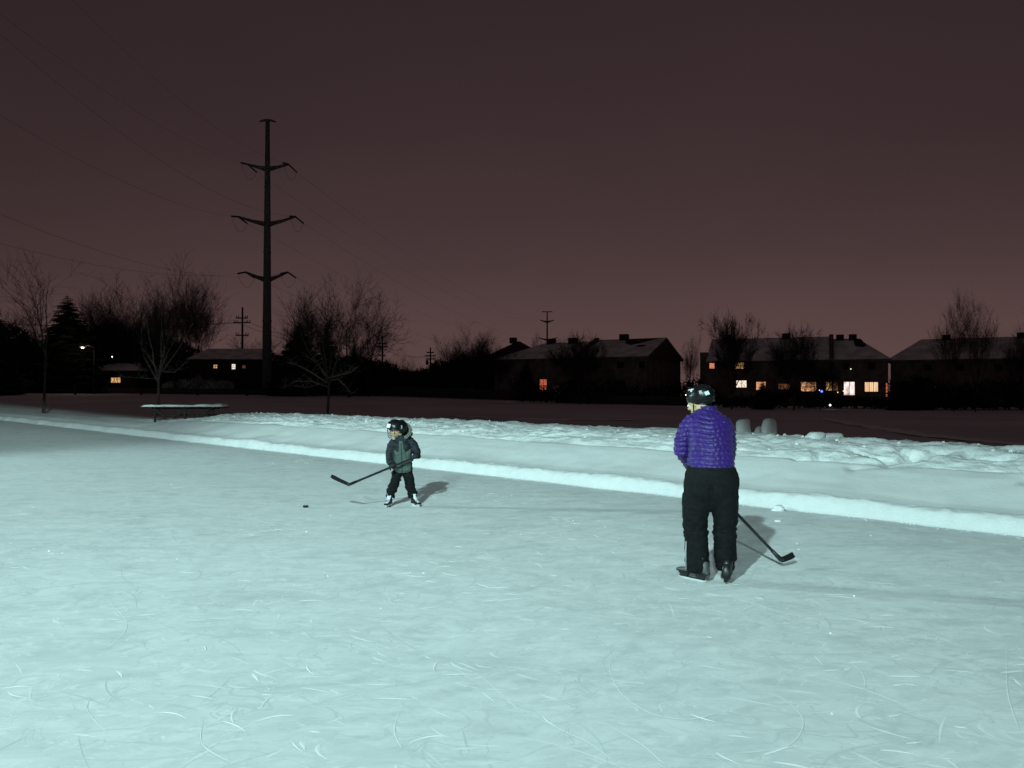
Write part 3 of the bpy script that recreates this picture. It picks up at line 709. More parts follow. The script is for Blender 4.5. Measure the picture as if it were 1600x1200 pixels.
# shrub / hedge masses made of thousands of twig blades
def thicket(name, x0, x1, d, dep, prof, dens, mat_, label, kind=None, cat=None, seed=1, twig=0.35, tw=0.05):
    """twigs filling a volume whose top outline in the photograph is prof(px) -> row"""
    rg = random.Random(seed); V, Fc = [], []
    xs0 = (x0 - 800) / F * d; xs1 = (x1 - 800) / F * d; n_ = int(dens * (xs1 - xs0))
    for i in range(n_):
        dd = d + rg.uniform(0, dep); px = rg.uniform(x0, x1); x = (px - 800) / F * dd; zg = fz(x, dd)
        row = prof(px) + 7.0 * noise.noise(Vector((px * 0.06, dd * 0.4, seed))) + 3.5 * noise.noise(Vector((px * 0.25, dd, seed)))
        ht = max(CAMZ + (HOR - row) / F * dd - zg, 0.3); u = rg.random() ** 0.8; z = zg + ht * u
        a = rg.uniform(0, 6.28); L_ = twig * rg.uniform(0.6, 1.8); el = rg.uniform(0.1, 1.3)
        dv = Vector((math.cos(a) * math.cos(el), math.sin(a) * math.cos(el), math.sin(el))) * L_
        sv = Vector((rg.gauss(0, 1), rg.gauss(0, 1), rg.gauss(0, 1))).normalized() * tw * (2.2 if u < 0.75 else 0.8)
        p = Vector((x, dd, z)); b0 = len(V); V.extend([p - sv, p + sv, p + dv]); Fc.append((b0, b0 + 1, b0 + 2))
        if u < 0.8:
            q = Vector((rg.gauss(0, 1), rg.gauss(0, 1), rg.gauss(0, 1))).normalized() * tw * 2.0
            b0 = len(V); V.extend([p - q, p + q, p + dv * 0.6 + q, ]); Fc.append((b0, b0 + 1, b0 + 2))
    return tag(pmesh(name, V, Fc, mat_), label, cat, None, kind)
def lerp_prof(pts): 
    X = [p[0] for p in pts]; Y = [p[1] for p in pts]; return lambda px: float(np.interp(px, X, Y))

# ------------------------------------------------------------------ houses
WPINK = glow('window_salmon', (0.75, 0.22, 0.10), (1.0, 0.42, 0.22), 0.75)
WYEL = glow('window_amber', (0.35, 0.16, 0.05), (1.0, 0.60, 0.24), 0.85, (6, 1, 4))
WWHITE = glow('window_white', (0.45, 0.36, 0.28), (1.0, 0.86, 0.72), 1.3, (5, 1, 5))
WWARM = glow('window_warm', (0.75, 0.26, 0.12), (1.0, 0.55, 0.28), 0.8)
WCURT = glow('window_curtain', (0.65, 0.30, 0.14), (1.0, 0.68, 0.40), 1.05, (7, 1, 0.3))
WBLUE = glow('window_bright_room', (0.62, 0.40, 0.36), (1.0, 0.92, 0.88), 1.2, (2, 1, 1.5))
WRED = glow('window_red', (0.35, 0.07, 0.04), (0.80, 0.20, 0.09), 0.7, (4, 1, 4))
WDIM = glow('window_dim', (0.10, 0.03, 0.02), (0.35, 0.15, 0.07), 0.35)
class House:
    def __init__(s, name, label, px_corner, d_corner, yaw, Lm, D, eave, ridge, wall=None, group=None, zb=None):
        """front-right ground corner at (px_corner, d_corner); the front runs from it to the left"""
        s.x = (px_corner - 800) / F * d_corner; s.y = d_corner; s.zb = fz(s.x, s.y) if zb is None else zb
        s.yaw = yaw; s.L = Lm; s.D = D; s.eave = eave; s.ridge = ridge; s.wall = wall or WALL
        s.e = empty(name, (s.x, s.y, s.zb), yaw); tag(s.e, label, 'house', group)
        s.M = Matrix.Translation((s.x, s.y, s.zb)) @ Matrix.Rotation(yaw, 4, 'Z')
    # local frame: x from -L (left) to 0 (right) along the front, y back, z up
    def hit(s, px, py):
        Mi = s.M.inverted(); o = Mi @ Vector((0, 0, CAMZ)); q = Mi @ pix(px, py, 50.0); dv = q - o
        k = -o.y / dv.y; p = o + dv * k; return p.x, p.z
    def walls(s, x0=None, x1=None, y0=0.0):
        x0 = -s.L if x0 is None else x0; x1 = 0 if x1 is None else x1
        m = MB(); m.box(((x0 + x1) / 2, s.D / 2 + y0 / 2, s.eave / 2 - 0.5), (x1 - x0, s.D - y0, s.eave + 1.0)); m.build('wall', s.wall, s.e)
    def roof(s, x0, x1, ridge, lhip=0.0, rhip=0.0, over=0.35, bare=()):
        """gable or hipped roof with snow on the slopes and dark gable walls"""
        e = s.eave; D = s.D; yr = D / 2; a = x0 - over; b_ = x1 + over
        A = [(a, -over, e), (b_, -over, e), (b_, D + over, e), (a, D + over, e), (a + lhip, yr, ridge), (b_ - rhip, yr, ridge)]
        fc = [(0, 1, 5, 4), (2, 3, 4, 5), (0, 4, 3), (1, 2, 5)]
        V = A + [(x, y, z - 0.22) for x, y, z in A]; F2 = list(fc) + [tuple(i + 6 for i in reversed(f)) for f in fc] + [(0, 6, 7, 1), (1, 7, 8, 2), (2, 8, 9, 3), (3, 9, 6, 0)]
        o = pmesh('roof', V, F2, [SNOWR, s.wall], s.e)
        mi = [0, 0, 0 if lhip > 0.1 else 1, 0 if rhip > 0.1 else 1] + [1] * (len(F2) - 4); o.data.polygons.foreach_set('material_index', mi)
        def onroof(x, f): return Vector((x, -over + (yr + over) * f, e + (ridge - e) * f))
        nrm = Vector((0, -(ridge - e), yr + over)).normalized()
        for pts in bare:     # shingles blown clear of snow
            P = [onroof(x, f) + nrm * 0.03 for x, f in pts]; k = len(P)
            pmesh('bare_shingles', P + [p - nrm * 0.02 for p in P], [tuple(range(k))], SHINGLE, o)
        return o, onroof
    def vent(s, roof, p, w=0.5, h=0.45):
        MB().box((p[0], p[1], p[2] + h / 2 - 0.1), (w, w, h + 0.2)).build('roof_vent', SHINGLE, roof)
    def window(s, px, py, wpx, hpx, m, cols=1, rows=1, name='window', sill=True):
        xa, za = s.hit(px - wpx / 2, py + hpx / 2); xb, zb = s.hit(px + wpx / 2, py - hpx / 2)
        x, z, w_, h_ = (xa + xb) / 2, (za + zb) / 2, abs(xb - xa), abs(zb - za)
        fw = 0.06; fr = MB()
        fr.box((x, -0.03, z + h_ / 2 + fw / 2), (w_ + 2 * fw, 0.10, fw)); fr.box((x, -0.03, z - h_ / 2 - fw / 2), (w_ + 2 * fw, 0.14, fw))
        fr.box((x - w_ / 2 - fw / 2, -0.03, z), (fw, 0.10, h_)); fr.box((x + w_ / 2 + fw / 2, -0.03, z), (fw, 0.10, h_))
        for i in range(1, cols): fr.box((x - w_ / 2 + w_ * i / cols, -0.035, z), (0.05, 0.05, h_))
        for i in range(1, rows): fr.box((x, -0.037, z - h_ / 2 + h_ * i / rows), (w_, 0.05, 0.05 if rows < 3 else 0.04))
        f = fr.build(name, MATS['dark_shingle'] if m is not DARKGLASS else SHINGLE, s.e)
        for i in range(cols):
            for j in range(rows):
                MB().box((x - w_ / 2 + w_ * (i + 0.5) / cols, -0.012, z - h_ / 2 + h_ * (j + 0.5) / rows), (w_ / cols - 0.03, 0.02, h_ / rows - 0.03)).build('pane', m, f)
        return x, z, w_, h_

# house A : dark townhouse left of the adult
A = House('town_house', 'dark gabled town house with snowy roof left of the adult skater and one red window', 1010, 84, R(-31), 19.5, 11.3, 5.15, 7.45)
A.walls()
_, rf = A.roof(-19.5, -8.6, 7.35, lhip=4.2, over=0.3)
rA, rf2 = A.roof(-8.2, 0, 7.5, over=0.3, bare=[[(-4.6, 0.97), (-0.4, 0.97), (-1.6, 0.80), (-2.2, 0.72), (-3.3, 0.62), (-4.2, 0.74)], [(-2.2, 0.60), (-1.1, 0.60), (-1.4, 0.50), (-2.4, 0.50)]])
MB().bar(rf2(-8.4, 0.0) + Vector((0, 0, 0.05)), rf2(-8.4, 1.0) + Vector((0, 0, 0.1)), 0.5, 0.35).build('fire_wall', A.wall, A.e)
for x in (-11.6, -14.6): A.vent(_, rf(x, 0.97), 0.9, 0.55)
A.vent(rA, rf2(-4.9, 0.98), 0.9, 0.6)
gm = MB()   # gable end wall
gm.add([(-0.02, 0, 5.0), (-0.02, 11.3, 5.0), (-0.02, 5.65, 7.3), (-0.3, 0, 5.0), (-0.3, 11.3, 5.0), (-0.3, 5.65, 7.3)], [(0, 1, 2), (5, 4, 3), (0, 2, 5, 3), (1, 4, 5, 2), (0, 3, 4, 1)]); gm.build('gable', A.wall, A.e)
A.window(849, 602, 11, 19, WRED, 2, 2)
for px in (930, 970): A.window(px, 570, 10, 9, DARKGLASS, 2, 1)
A.window(1003, 570, 7, 10, DARKGLASS); A.window(968, 600, 14, 12, DARKGLASS, 2, 1); A.window(895, 603, 12, 16, DARKGLASS, 2, 1)
MB().box((*[A.hit(870, 605)[0]], -0.06, 1.0), (0.9, 0.1, 2.0)).build('door', TRIM, A.e)

# house D : pyramid roof peeping out left of A
D_ = House('brick_house', 'dark house with a pointed pyramid roof at the left end of the town house row', 842, 104, R(-14), 7.5, 8, 5.6, 8.1)
D_.walls(); rD, fD = D_.roof(-7.5, 0, 8.1, 4.0, 4.0, 0.4); rD.data.materials[0] = SHINGLE; D_.vent(rD, fD(-4.5, 0.96), 0.9, 0.6)

# house B : row with the lit windows
Bh = House('town_house', 'long town house row with many lit windows behind the adult skater', 1388, 80, R(-22), 18.4, 10, 4.95, 7.7, group=None)
Bh.walls()
r1, f1 = Bh.roof(-18.2, -5.6, 7.75, over=0.25)
r2, f2 = Bh.roof(-5.2, 0.0, 7.45, rhip=3.0, over=0.3, bare=[[(-3.2, 0.97), (-2.4, 0.97), (-1.85, 0.62), (-2.3, 0.55), (-3.0, 0.6)]])
MB().bar(f1(-5.4, 0.0) + Vector((0, 0, 0.05)), f1(-5.4, 1.0) + Vector((0, 0, 0.1)), 0.45, 0.3).build('fire_wall', WALL, Bh.e)
MB().box((-18.8, 5, 2.7), (0.8, 9.0, 6.6)).build('side_bay', WALL, Bh.e)
for x in (-16.6, -10.2): Bh.vent(r1, f1(x, 0.98), 0.8, 0.5)
for x in (-4.5, -3.2): Bh.vent(r2, f2(x, 0.98), 0.8, 0.5)
Bh.window(1112.5, 570, 8, 12, WPINK); Bh.window(1155.5, 570.5, 14, 12, WYEL, 3, 2); Bh.window(1158.5, 600, 16, 11, WWHITE, 2, 1)
Bh.window(1189, 603, 15, 13, WWARM, 2, 1); Bh.window(1225, 604, 18, 9, WDIM, 2, 1); Bh.window(1263.5, 604, 24, 15, WWARM, 3, 2)
Bh.window(1295.5, 603.5, 10, 14, WYEL, 1, 1); Bh.window(1305, 603.5, 9, 14, WDIM, 1, 1); Bh.window(1327, 607, 17, 21, WBLUE, 2, 1, 'patio_door')
Bh.window(1361.5, 604.5, 21, 15, WCURT, 3, 1); Bh.window(1385.5, 609, 3, 22, WRED, 1, 1, 'side_light')
for px, w_, h_ in ((1300, 7, 11), (1322, 8, 9), (1362, 10, 9), (1228, 10, 9), (1268, 10, 9)): Bh.window(px, 572, w_, h_, DARKGLASS, 2, 1)
xa, za = Bh.hit(1300, 594.5); MB().box((xa, -0.5, za), (1.5, 1.0, 0.12)).build('porch_roof', TRIM, Bh.e)
xa, za = Bh.hit(1160, 612); MB().box((xa, -0.03, za - 0.2), (1.6, 0.06, 1.3)).build('wall_panel', WALLP, Bh.e)

# house C : right edge row
Ch = House('town_house', 'dark town house row at the right edge behind tall bare trees', 1690, 76, R(-30), 16.9, 10.5, 5.0, 7.3)
Ch.walls(); r3, f3 = Ch.roof(-16.9, 0, 7.5, lhip=3.2, rhip=0, over=0.4)
for x in (-11.6, -4.6): Ch.vent(r3, f3(x, 0.98), 0.8, 0.45)
Ch.window(1460, 607, 4, 15, WDIM, 1, 1, 'side_light'); Ch.window(1471, 608, 7, 10, DARKGLASS)
for px in (1450, 1500, 1560): Ch.window(px, 574, 10, 9, DARKGLASS, 2, 1)
for px in (1430, 1530, 1580): Ch.window(px, 606, 14, 13, DARKGLASS, 2, 1)

# houses at the left, low among the trees
E = House('bungalow', 'low bungalow with snowy roof and small lit windows behind the tall pole', 412, 101, R(4), 9.5, 8, 4.6, 6.3)
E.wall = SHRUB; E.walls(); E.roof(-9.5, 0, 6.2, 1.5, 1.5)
E.window(336.5, 572.5, 6, 6, WYEL, 2, 2); E.window(365, 573, 6, 8, WWHITE, 1, 3); E.window(381, 573, 5, 5, WDIM)
E2 = House('bungalow', 'low bungalow hidden by bushes with one wide orange window', 212, 101.5, R(4), 5.5, 8, 3.0, 4.2)
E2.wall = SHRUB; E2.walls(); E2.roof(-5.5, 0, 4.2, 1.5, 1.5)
E2.window(181, 594, 15, 8, WYEL, 3, 1)
E3 = House('garden_shed', 'small shed with a pink lit snowy roof at the left edge', 64, 113, R(10), 2.4, 3, 3.3, 4.4)
E3.walls(); E3.roof(-2.4, 0, 4.3, over=0.25)
MB().box((-1.2, -0.28, 3.05), (2.5, 0.3, 0.2)).build('eave_board', TRIM, E3.e)
E4 = House('cottage', 'small cottage with a snow dusted roof just left of the bungalow', 322, 118, R(-5), 5.5, 6, 3.0, 5.0)
E4.walls(); E4.roof(-5.5, 0, 4.9)

# ------------------------------------------------------------------ power line
def steel_tower(px, d, top_py, label, sc=1.0, m=STEEL, yaw=0.0, zb=None):
    x = (px - 800) / F * d; z = fz(x, d) if zb is None else zb
    H = CAMZ + (HOR - top_py) / F * d - z
    e = empty('transmission_pole', (x, d, z), yaw); tag(e, label, 'power pole', 'steel power poles of the high line')
    n = 12; mb = MB(); mb.tube([(0, 0, -0.5), (0, 0, H * 0.33), (0, 0, H * 0.66), (0, 0, H)], [0.66 * sc, 0.52 * sc, 0.41 * sc, 0.27 * sc], n)
    o = mb.build('mast', m, e, True)
    for k in (0.27, 0.52, 0.76): MB().tube([(0, 0, H * k - 0.12), (0, 0, H * k + 0.12)], [0.62 * sc - 0.36 * k * sc + 0.06] * 2, n).build('collar', m, o, True)
    return e, H, (x, d, z)
t1, H1, B1 = steel_tower(417, 99, 188, 'tall steel power pole standing at the left with three pairs of upswept arms')
def arm(e, z, half_l, half_r, rise, m=STEEL, thick=0.34):
    tips = []
    for sg, h in ((-1, half_l), (1, half_r)):
        a = MB(); a.tube([(sg * 0.2, 0, z), (sg * h * 0.5, 0, z + rise * 0.40), (sg * h, 0, z + rise)], [thick, thick * 0.62, thick * 0.38], 8)
        o = a.build('arm', m, e, True); tips.append((Vector((sg * h, 0, z + rise)), o))
    return tips
def toz(row, d, zb): return CAMZ + (HOR - row) / F * d - zb
tips1 = []
for row, hl, hr, rise in ((263, 31, 33, 7), (350, 46, 44, 12), (437, 34, 32, 12)):
    tips1.append(arm(t1, toz(row, 99, B1[2]), hl / F * 99, hr / F * 99, rise / F * 99))
ta = MB(); ta.tube([(-1.05, 0, H1 - 0.05), (-0.4, 0, H1 + 0.1), (0.4, 0, H1 + 0.1), (1.05, 0, H1 - 0.1)], [0.10, 0.16, 0.16, 0.10], 6); ta.build('top_bracket', STEEL, t1, True)
INS = mat('glass_insulator', (0.10, 0.08, 0.08), 0.4, 0.4)
t2, H2, B2 = steel_tower(855, 330, 487, 'distant steel power pole above the roofs in the middle', 0.9, STEELF, zb=0.3)
tips2 = []
for row, hl, hr, rise in ((503, 11, 11, 3), (531, 14, 16, 3.5)):
    tips2.append(arm(t2, toz(row, 330, 0.3), hl / F * 330, hr / F * 330, rise / F * 330, STEELF, 0.45))
tips2.append(arm(t2, toz(562, 330, 0.3), 3.5, 3.5, 1.0, STEELF, 0.45))
MB().bar((-2.2, 0, H2), (2.2, 0, H2), 0.35, 0.35).build('top_bracket', STEELF, t2)
def cable(a, b_, sag, r, label, group, parent=None, n=26):
    a = Vector(a); b_ = Vector(b_); P = []
    for i in range(n + 1):
        u = i / n; p = a.lerp(b_, u); p.z -= sag * 4 * u * (1 - u); P.append(p)
    m = MB(); m.tube(P, r, 4); o = m.build('power_cable', WIRE, None, True); return tag(o, label, 'cable', group)
lv = ('upper', 'middle', 'lower')
for i in range(3):
    for j in range(2):
        tip, ao = tips1[i][j]; wp = Vector(B1) + tip
        sg = -1 if j == 0 else 1
        # strain insulator strings either side of the arm tip
        d1 = Vector((-1.3, -1.2, -0.9)) if True else None
        nxt = Vector(B2) + tips2[i][j][0]
        dirn = (nxt - wp).normalized(); dirn = Vector((dirn.x, dirn.y, dirn.z - 0.18)).normalized()
        prv = Vector(((-420 if i < 2 else -500) / F * 70 - 9 + sg * 3, 28 + sg * 4, wp.z + 1.0 - (2.0 if i == 2 else 0)))
        dirp = (prv - wp).normalized(); dirp = Vector((dirp.x, dirp.y, dirp.z - 0.22)).normalized()
        lab = '%s %s wire of the high power line' % (lv[i], 'left' if j == 0 else 'right')
        for dv, far, nm in ((dirn, nxt, 'running away to the distant pole'), (dirp, prv, 'running off over the left edge')):
            a0 = tip.copy(); a1 = tip + dv * 2.3
            ins = MB(); k = 9
            ins.tube([a0.lerp(a1, q / (2 * k)) for q in range(2 * k + 1)], [0.05 if q % 2 == 0 else 0.13 for q in range(2 * k + 1)], 6)
            ins.build('insulator', INS, ao)
            cable(Vector(B1) + a1, far, 5.5 if far is nxt else 3.5, 0.009 if far is not nxt else 0.012, lab + ' ' + nm, 'wires of the high power line')
        # slack jumper loop under the arm
        a0 = tip + dirn * 2.3; a1 = tip + dirp * 2.3; J = [a0.lerp(a1, q / 10) - Vector((0, 0, 1.5 * 4 * q / 10 * (1 - q / 10))) for q in range(11)]
        MB().tube(J, 0.018, 4).build('jumper', WIRE, ao, True)

def wood_pole(px, d, top_py, arms, label, thick=0.17, box=False):
    x = (px - 800) / F * d; z = fz(x, d); H = CAMZ + (HOR - top_py) / F * d - z
    e = empty('utility_pole', (x, d, z), 0); tag(e, label, 'utility pole', 'wooden utility poles of the low line')
    MB().tube([(0, 0, -0.3), (0, 0, H)], [thick * 1.25, thick * 0.75], 8).build('pole', WOODP, e, True)
    for row, hw in arms:
        zz = CAMZ + (HOR - row) / F * d - z; hh = hw / F * d
        o = MB().box((0, -thick, zz), (2 * hh, 0.14, 0.20 * d / 134)).build('crossarm', WOODP, e)
        for q in (-0.95, -0.6, 0.6, 0.95): MB().tube([(q * hh, -thick, zz + 0.1), (q * hh, -thick, zz + 0.42)], [0.06, 0.09], 6).build('insulator', INS, o)
    if box: MB().tube([(-1.1, -0.3, H * 0.62), (-1.1, -0.3, H * 0.62 + 1.6)], 0.45, 8).build('transformer', WOODP, e)
    return e, (x, d, z + H)
P1 = wood_pole(378.5, 134, 480, [(497, 9), (504, 13), (524, 10)], 'nearest wooden utility pole, left of the tall steel pole', 0.20)
P2 = wood_pole(597.5, 200, 525, [(537, 7), (542, 9), (556, 5)], 'slender wooden utility pole right of the big bare tree', 0.24)
P3 = wood_pole(672.5, 262, 543, [(551, 6), (556, 8.5), (561, 7)], 'smallest wooden utility pole, beside the gap in the trees', 0.30, True)
for q in (-1.1, 1.1):
    a = Vector(P1[1]) + Vector((q, 0, -2.6)); b_ = Vector(P2[1]) + Vector((q, 0, -2.6)); c_ = Vector(P3[1]) + Vector((q, 0, -2.6))
    sd = 'left' if q < 0 else 'right'
    cable(a, b_, 2.2, 0.03, sd + ' wire between the nearest and the slender wooden pole', 'wires of the wooden poles')
    cable(b_, c_, 1.6, 0.035, sd + ' wire between the slender and the smallest wooden pole', 'wires of the wooden poles')
    cable(a, a + Vector((-60, -25, 1.5)), 2.2, 0.03, sd + ' wire from the nearest wooden pole off to the left edge', 'wires of the wooden poles')

# ------------------------------------------------------------------ planting
T = place_tree
d, z = ground_at(66, 652)
T('sparse', 68, 50, 402, 'tall thin bare tree at the left edge in front of the spruce', 1.0, rz=0.8)
T('young', 248, 50, 428, 'pale trunked bare tree standing behind the picnic table', 1.0, rz=2.0, matp=BARKP)
# the near tree right of the tower with long pale low limbs
nt_ = T('young', 512, 44, 440, 'bare tree with long pale drooping lower limbs right of the tall pole', 1.0, rz=4.0, matp=mat('grey_bark', (0.10, 0.10, 0.085), 0.95, 0.1, var=0.3))
LITLIMB = mat('lit_pale_limb', (0.24, 0.25, 0.23), 0.9, 0.1, var=0.3)  # lamplight on the low limbs put into a paler bark colour
def limbs(parent, specs):
    for pts, r_ in specs:
        m = MB(); m.tube([Vector(p) for p in pts], [r_ * (1 - 0.75 * i / (len(pts) - 1)) for i in range(len(pts))], 6); o = m.build('low_limb', LITLIMB, None, True)
        V, Fc = [], []; rg = random.Random(int(r_ * 1e4) + len(pts))
        for i in range(14):
            u = rg.uniform(0.25, 1) * (len(pts) - 1); k = min(int(u), len(pts) - 2); p = Vector(pts[k]).lerp(Vector(pts[k + 1]), u - k)
            q = p + Vector((rg.uniform(-0.9, 0.9), rg.uniform(-0.5, 0.5), rg.uniform(-0.1, 0.7)))
            tube_into(V, Fc, [p, p.lerp(q, 0.5) + Vector((0, 0, 0.08)), q], [0.014, 0.010, 0.006], 3)
        pmesh('twigs', V, Fc, LITLIMB, o); o.parent = parent; o.matrix_parent_inverse = Matrix.LocRotScale(parent.location, parent.rotation_euler, parent.scale).inverted()
D4 = 44.0
def q4(px, py, dy=0.0): p = pix(px, py, D4 + dy); return (p.x, p.y, p.z)
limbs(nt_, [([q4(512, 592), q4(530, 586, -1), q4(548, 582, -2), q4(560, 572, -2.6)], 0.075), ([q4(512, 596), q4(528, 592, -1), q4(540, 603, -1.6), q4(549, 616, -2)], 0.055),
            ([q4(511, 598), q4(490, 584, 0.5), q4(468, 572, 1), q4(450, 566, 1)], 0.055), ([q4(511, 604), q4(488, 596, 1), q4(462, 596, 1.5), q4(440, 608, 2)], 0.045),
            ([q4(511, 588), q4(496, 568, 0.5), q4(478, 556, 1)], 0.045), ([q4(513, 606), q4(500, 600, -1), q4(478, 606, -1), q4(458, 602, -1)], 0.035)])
nt2 = [o for o in C.objects if o.get('label', '').startswith('pale trunked')][0]
D4 = 50.0
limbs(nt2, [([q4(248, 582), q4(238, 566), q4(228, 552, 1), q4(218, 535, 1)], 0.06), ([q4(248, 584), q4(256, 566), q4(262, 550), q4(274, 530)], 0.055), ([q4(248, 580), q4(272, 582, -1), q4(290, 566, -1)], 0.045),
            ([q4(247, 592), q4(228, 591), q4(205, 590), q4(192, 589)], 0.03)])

place_conifer('c', 105, 96, 459, 'dense dark spruce with layered boughs at the left', 1.05)
place_conifer('a', -14, 84, 468, 'dark spruce cut by the left edge of the photograph', 1.1)
place_conifer('c', 468, 90, 498, 'broad dark spruce just right of the tall pole', 1.0, 'dark spruces behind the big bare tree')
place_conifer('b', 510, 94, 500, 'tall narrow spruce behind the big bare tree', 1.0, 'dark spruces behind the big bare tree')
place_conifer('b', 553, 96, 524, 'slim pointed spruce right of the big bare tree', 0.75, 'dark spruces behind the big bare tree')
place_conifer('a', 578, 96, 555, 'small spruce below the slender utility pole', 1.1, 'dark spruces behind the big bare tree')
place_conifer('c', 448, 88, 540, 'low wide spruce at the foot of the tall pole', 1.1, 'dark spruces behind the big bare tree')
place_conifer('c', 1192, 66, 594, 'small dark fir in front of the orange window', 1.1, name='fir_tree')
place_conifer('c', 1412, 66, 594, 'bushy dark fir between the two town house rows', 1.6, name='fir_tree')
place_conifer('c', 1432, 67, 584, 'dark fir left of the tall twin trees', 1.3, name='fir_tree')
place_conifer('b', 822, 88, 560, 'dark fir under the pyramid roof', 1.3, name='fir_tree')

T('fine', 165, 112, 466, 'dense rounded bare tree left of the pale trunked tree', 1.0)
T('fine', 205, 113, 462, 'bare tree filling the gap behind the orange bungalow window', 0.95)
T('upright', 305, 112, 446, 'bare tree with upright twigs right of the pale trunked tree', 0.8)
T('fine', 272, 96, 436, 'dense bare tree in the middle of the left hand group', 0.75)
T('round', 22, 95, 480, 'broad bare tree between the edge spruce and the dark spruce', 1.25)
T('round', 395, 113, 530, 'low bare tree growing around the foot of the nearest utility pole', 1.3)
T('round', 478, 86, 466, 'wide bare tree with many curved limbs just right of the tall pole', 0.85)
T('wide', 545, 84, 450, 'big bare tree leaning right toward the slender utility pole', 0.85)
T('young', 575, 90, 500, 'loose twiggy bare tree right of the big bare tree', 1.2)
T('young', 628, 100, 550, 'low twiggy bare tree between the two smaller utility poles', 1.0)
T('young', 645, 102, 562, 'lowest twiggy bare tree left of the smallest utility pole', 0.9)
T('upright', 712, 92, 530, 'bare tree at the left end of the middle tree clump', 1.3)
T('fine', 738, 92, 526, 'tallest bare tree of the middle clump', 1.3)
T('round', 752, 94, 530, 'bare tree on the right side of the middle clump', 0.9)
T('fine', 775, 94, 548, 'low bare tree at the right end of the middle clump', 1.2)
T('upright', 836, 98, 526, 'small bare tree between the pyramid roof and the distant steel pole', 0.45)
T('bushy', 905, 74, 528, 'bare tree in front of the snowy roof of the dark town house', 0.8)
T('upright', 953, 72, 575, 'thin bare tree against the dark town house wall', 0.5)
T('upright', 1080, 78, 530, 'thin bare tree in the gap between two town house rows', 0.5)
T('bushy', 1143, 64, 498, 'round headed bare tree above the left end of the lit row', 0.55)
T('bushy', 1240, 64, 518, 'dense bare tree in front of the middle of the lit row', 0.62)
T('fine', 1282, 66, 560, 'low bare tree beside the wide warm window', 1.1)
T('upright', 1490, 62, 474, 'left one of the tall twin bare trees at the right', 0.52)
T('upright', 1524, 62, 468, 'right one of the tall twin bare trees at the right', 0.55)
T('fine', 1597, 62, 515, 'bare tree cut by the right edge of the photograph', 0.6)
T('round', 1120, 90, 545, 'low bare tree behind the left end of the lit row', 0.6)

thicket('far_shrubbery', -60, 420, 104, 14, lerp_prof([(-60, 520), (0, 508), (30, 515), (70, 545), (110, 545), (135, 530), (150, 512), (230, 520), (290, 540), (330, 560), (380, 572), (430, 566)]), 420, SHRUB, 'dark mass of shrubs and trees behind the left side of the field', 'stuff', seed=2, twig=0.8, tw=0.16)
thicket('far_shrubbery', 420, 870, 101, 14, lerp_prof([(420, 556), (470, 560), (520, 560), (570, 563), (605, 570), (640, 585), (668, 582), (680, 568), (720, 566), (780, 560), (820, 572), (870, 590)]), 480, SHRUB, 'dark mass of shrubs behind the middle of the field', 'stuff', seed=3, twig=0.7, tw=0.16)
thicket('garden_shrubs', 800, 1100, 76, 4, lerp_prof([(800, 585), (860, 610), (900, 588), (950, 600), (1000, 606), (1060, 600), (1080, 585), (1100, 590)]), 90, SHRUB, 'dark garden shrubs in front of the dark town house', 'stuff', seed=4, twig=0.5, tw=0.08)
thicket('garden_shrubs', 1100, 1390, 70, 3, lerp_prof([(1100, 600), (1140, 622), (1170, 620), (1200, 612), (1240, 608), (1280, 614), (1320, 620), (1390, 622)]), 130, SHRUB, 'dark garden shrubs below the lit windows', 'stuff', seed=5, twig=0.35, tw=0.06)
thicket('garden_shrubs', 1390, 1640, 66, 4, lerp_prof([(1390, 600), (1440, 590), (1500, 606), (1560, 592), (1640, 596)]), 170, SHRUB, 'dark garden shrubs in front of the right hand town houses', 'stuff', seed=6, twig=0.5, tw=0.08)
thicket('snow_dusted_hedge', -40, 110, 99, 1.5, lerp_prof([(-40, 590), (40, 592), (110, 594)]), 170, DUST, 'low snow dusted hedge at the far left edge of the field', 'stuff', seed=7, twig=0.3, tw=0.09)
thicket('snow_dusted_hedge', 255, 365, 97, 1.5, lerp_prof([(255, 600), (280, 594), (330, 592), (365, 600)]), 190, DUST, 'low snow dusted hedge behind the picnic table', 'stuff', seed=8, twig=0.3, tw=0.09)
thicket('snow_dusted_hedge', 120, 170, 99, 1.5, lerp_prof([(120, 598), (170, 596)]), 170, DUST, 'short snow dusted hedge left of the orange window', 'stuff', seed=9, twig=0.3, tw=0.09)

# dark board fences along the gardens, with their posts
def fence(px0, px1, d0, d1, h, label, nb=4):
    a = Vector(((px0 - 800) / F * d0, d0)); b_ = Vector(((px1 - 800) / F * d1, d1)); L_ = (b_ - a).length; n_ = max(2, int(L_ / 2.6))
    e = empty('garden_fence', (a.x, a.y, fz(a.x, a.y))); tag(e, label, 'fence')
    for i in range(n_ + 1):
        p = a.lerp(b_, i / n_); z = fz(p.x, p.y) - e.location.z; MB().box((p.x - a.x, p.y - a.y, z + h / 2 - 0.1), (0.12, 0.12, h + 0.2)).build('post', SHINGLE, e)
        if i < n_:
            q = a.lerp(b_, (i + 1) / n_); z2 = fz(q.x, q.y) - e.location.z
            for k in range(nb):
                hz = h * (k + 0.5) / nb; MB().bar((p.x - a.x, p.y - a.y - 0.08, z + hz), (q.x - a.x, q.y - a.y - 0.08, z2 + hz), 0.03, h / nb * 0.88).build('board', SHINGLE, e)
fence(-40, 430, 98.5, 93.5, 0.75, 'low dark board fence along the left edge of the field', 2)
fence(600, 850, 94, 84, 1.2, 'dark board fence below the middle tree clump', 3)
fence(870, 1100, 78, 74, 0.9, 'dark board fence before the dark town house', 3)
